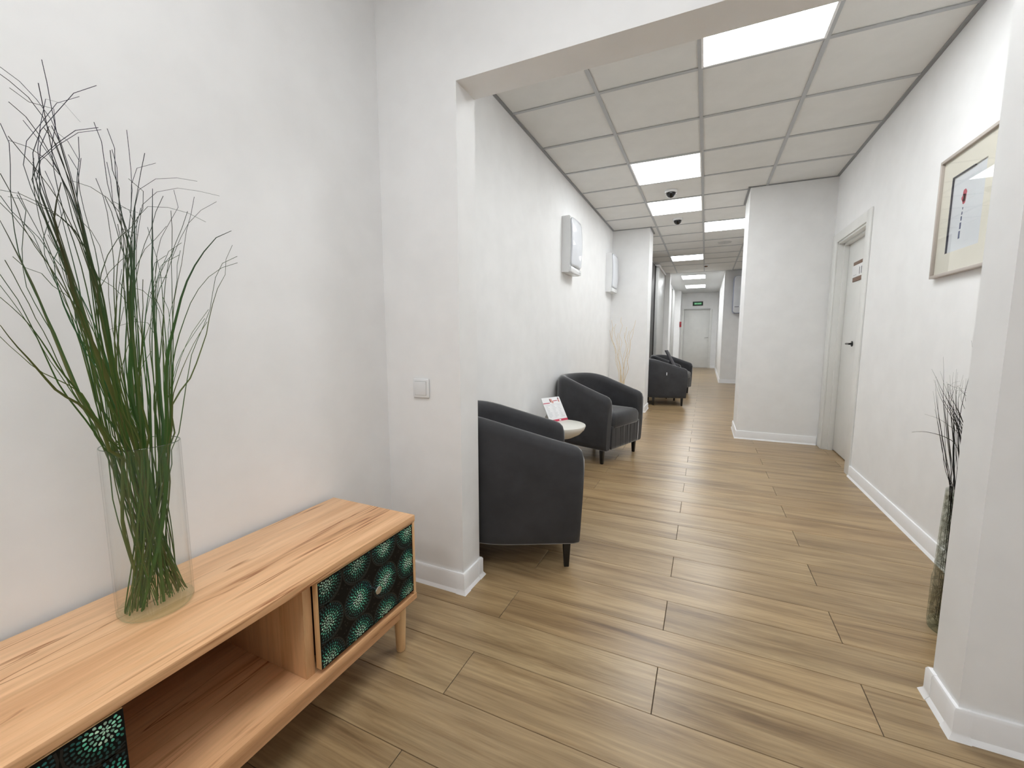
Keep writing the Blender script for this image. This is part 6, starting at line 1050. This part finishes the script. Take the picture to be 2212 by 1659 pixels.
    for lx, ly in ((CD / 2 - 0.057, 0.283), (CD / 2 - 0.057, -0.283), (-0.16, 0.275), (-0.16, -0.275)):
        bm = bmesh.new()
        add_box(bm, lx - 0.019, lx + 0.019, ly - 0.019, ly + 0.019, 0.0, HL + 0.02, 0.003, 2)
        for v in bm.verts:
            s = 0.62 + 0.38 * min(1.0, v.co.z / HL)
            v.co.x = lx + (v.co.x - lx) * s; v.co.y = ly + (v.co.y - ly) * s
        from_bm('leg', bm, BLACK, root, True, 0.6)

chair0 = empty('tub_armchair'); chair_parts(chair0)
CH = [((-0.950, 2.007), 27.0, 'dark grey tub armchair just behind the doorway pillar, nearest of four'),
      ((-0.952, 3.966), -19.6, 'dark grey tub armchair beyond the round table, seat facing the viewer'),
      ((-0.649, 7.444), 15.0, 'dark grey tub armchair past the left pillar, small tag on its side'),
      ((-0.640, 8.800), -19.0, 'farthest dark grey tub armchair, mostly hidden behind the tagged one')]
chairs = []
for k, (p, a, lb) in enumerate(CH):
    c = chair0 if k == 0 else copy_tree(chair0)
    c.location = (p[0], p[1], 0); c.rotation_euler = (0, 0, math.radians(a))
    tag(c, lb, 'armchair', 'tub armchairs along the left wall'); chairs.append(c)
box('tag', 0.02, 0.032, -CW / 2 - 0.004, -CW / 2 + 0.004, 0.50, 0.545, PAPER, chairs[2])

# ------------------------------------------------------------------ side tables and display cards
def side_table(x, y, r, zt, label, a0):
    t = tag(empty('side_table', (x, y, 0)), label, 'table', 'round side tables between armchairs')
    lathe('table_top', [(0.0, zt - 0.115), (r * 0.22, zt - 0.112), (r * 0.52, zt - 0.098), (r * 0.80, zt - 0.068), (r * 0.95, zt - 0.035), (r * 1.0, zt - 0.010), (r * 0.992, zt - 0.002), (r * 0.975, zt), (0.0, zt)], CREAM, t, 56)
    lathe('hub', [(0.0, zt - 0.16), (0.03, zt - 0.155), (0.045, zt - 0.108), (0.0, zt - 0.108)], BROWNW, t, 24)
    for k in range(3):
        a = a0 + 2 * PI * k / 3
        tube('leg', [(0.02 * math.cos(a), 0.02 * math.sin(a), zt - 0.13), (0.10 * math.cos(a), 0.10 * math.sin(a), (zt - 0.1) * 0.5), (0.17 * math.cos(a), 0.17 * math.sin(a), 0.0)], [0.015, 0.013, 0.010], BROWNW, t, 10)
    return t
side_table(-1.02, 3.127, 0.205, 0.43, 'round cream side table with bowl-shaped top between the two nearer armchairs', 0.9)
side_table(-0.54, 8.12, 0.16, 0.43, 'small round side table hidden between the two farther armchairs', 0.2)

def card_stand(loc, rz, tilt, w, h, label, printed):
    t = tag(empty('leaflet_stand', loc, rz), label, 'leaflet stand')
    ct, st = math.cos(tilt), math.sin(tilt)
    def tilted(o):
        o.rotation_euler = (-tilt, 0, 0); return o
    # local: x to the right along the card, y away from the reader, z up; card leans away
    if printed:
        c = tilted(box('card', -w / 2, w / 2, 0.0, 0.003, 0.0, h, PAPER, t, 0.0004))
        box('red_band', -w / 2, w / 2, -0.0006, 0.0, 0.0, h * 0.085, PRED, c)
        box('white_logo', w * 0.02, w * 0.12, -0.0010, -0.0005, h * 0.02, h * 0.06, PAPER, c)
        bm = bmesh.new()
        add_box(bm, -w / 2, -w * 0.14, -0.0006, 0.0, h * 0.755, h * 0.785)
        add_box(bm, w * 0.08, w * 0.30, -0.0006, 0.0, h * 0.83, h * 0.855)
        tag(from_bm('title_bars', bm, PRED, c), kind='stuff')
        bm = bmesh.new()
        for (cx, cz, rx, rz_) in ((-0.02, 0.86, 0.055, 0.085), (0.03, 0.80, 0.05, 0.06), (0.40, 0.85, 0.035, 0.085)):
            vsx = [bm.verts.new((w * (cx + rx * math.cos(2 * PI * k / 14)), -0.0007, h * (cz + rz_ * math.sin(2 * PI * k / 14)))) for k in range(14)]
            bm.faces.new(vsx)
        tag(from_bm('photo_figures', bm, PPINK, c), kind='stuff')
        bm = bmesh.new()
        for (cx, cz, rx, rz_) in ((-0.085, 0.87, 0.022, 0.09), (0.39, 0.93, 0.04, 0.03), (0.36, 0.84, 0.012, 0.06)):
            vsx = [bm.verts.new((w * (cx + rx * math.cos(2 * PI * k / 12)), -0.0009, h * (cz + rz_ * math.sin(2 * PI * k / 12)))) for k in range(12)]
            bm.faces.new(vsx)
        tag(from_bm('photo_hair', bm, PMAR, c), kind='stuff')
        bm = bmesh.new()
        for r_ in range(9):
            z = h * (0.66 - r_ * 0.06)
            for cx0, cx1 in ((-0.42, -0.18), (-0.10, 0.14), (0.22, 0.42)):
                l = rnd.uniform(0.4, 1.0)
                add_box(bm, w * cx0, w * (cx0 + (cx1 - cx0) * l), -0.0005, 0.0, z, z + h * 0.008)
        tag(from_bm('text_lines', bm, PGREY, c), kind='stuff')
        bm = bmesh.new()
        add_box(bm, -w * 0.44, w * 0.44, -0.0004, 0.0, h * 0.70, h * 0.72)
        add_box(bm, -w * 0.145, -w * 0.14, -0.0004, 0.0, h * 0.12, h * 0.70); add_box(bm, w * 0.18, w * 0.185, -0.0004, 0.0, h * 0.12, h * 0.70)
        from_bm('table_rules', bm, PLGREY, c)
    else:
        tilted(box('card', -w / 2, w / 2, 0.0, 0.012, 0.0, h, DARKCARD, t, 0.002))
        tilted(box('card_edge', w / 2, w / 2 + 0.006, 0.0, 0.014, 0.0, h, LAV, t, 0.001))
    # back prop
    yb, zb = st * h * 0.62, ct * h * 0.62
    bm = bmesh.new()
    y0 = yb + 0.07
    vs8 = [(-w * .2, yb + .004, zb), (w * .2, yb + .004, zb), (w * .2, y0, 0.0), (-w * .2, y0, 0.0)]
    A = [bm.verts.new(p) for p in vs8]; B = [bm.verts.new((p[0], p[1] + 0.003, p[2])) for p in vs8]
    bm.faces.new(A); bm.faces.new(list(reversed(B)))
    for i in range(4): bm.faces.new((A[i], A[(i + 1) % 4], B[(i + 1) % 4], B[i]))
    from_bm('back_prop', bm, PAPER if printed else DARKCARD, t)
    return t
_e = Vector((math.cos(math.radians(62)), math.sin(math.radians(62)), 0))
_c = Vector((-1.012, 3.330, 0.43)) - _e * 0.10
card_stand((_c.x, _c.y, 0.4305), math.radians(62), math.radians(32), 0.20, 0.215, 'white leaflet card with red print leaning on the cream round table', True)
card_stand((-0.41, 8.13, 0.438), math.radians(80), math.radians(28), 0.20, 0.49, 'dark display card standing between the two farther armchairs', False)
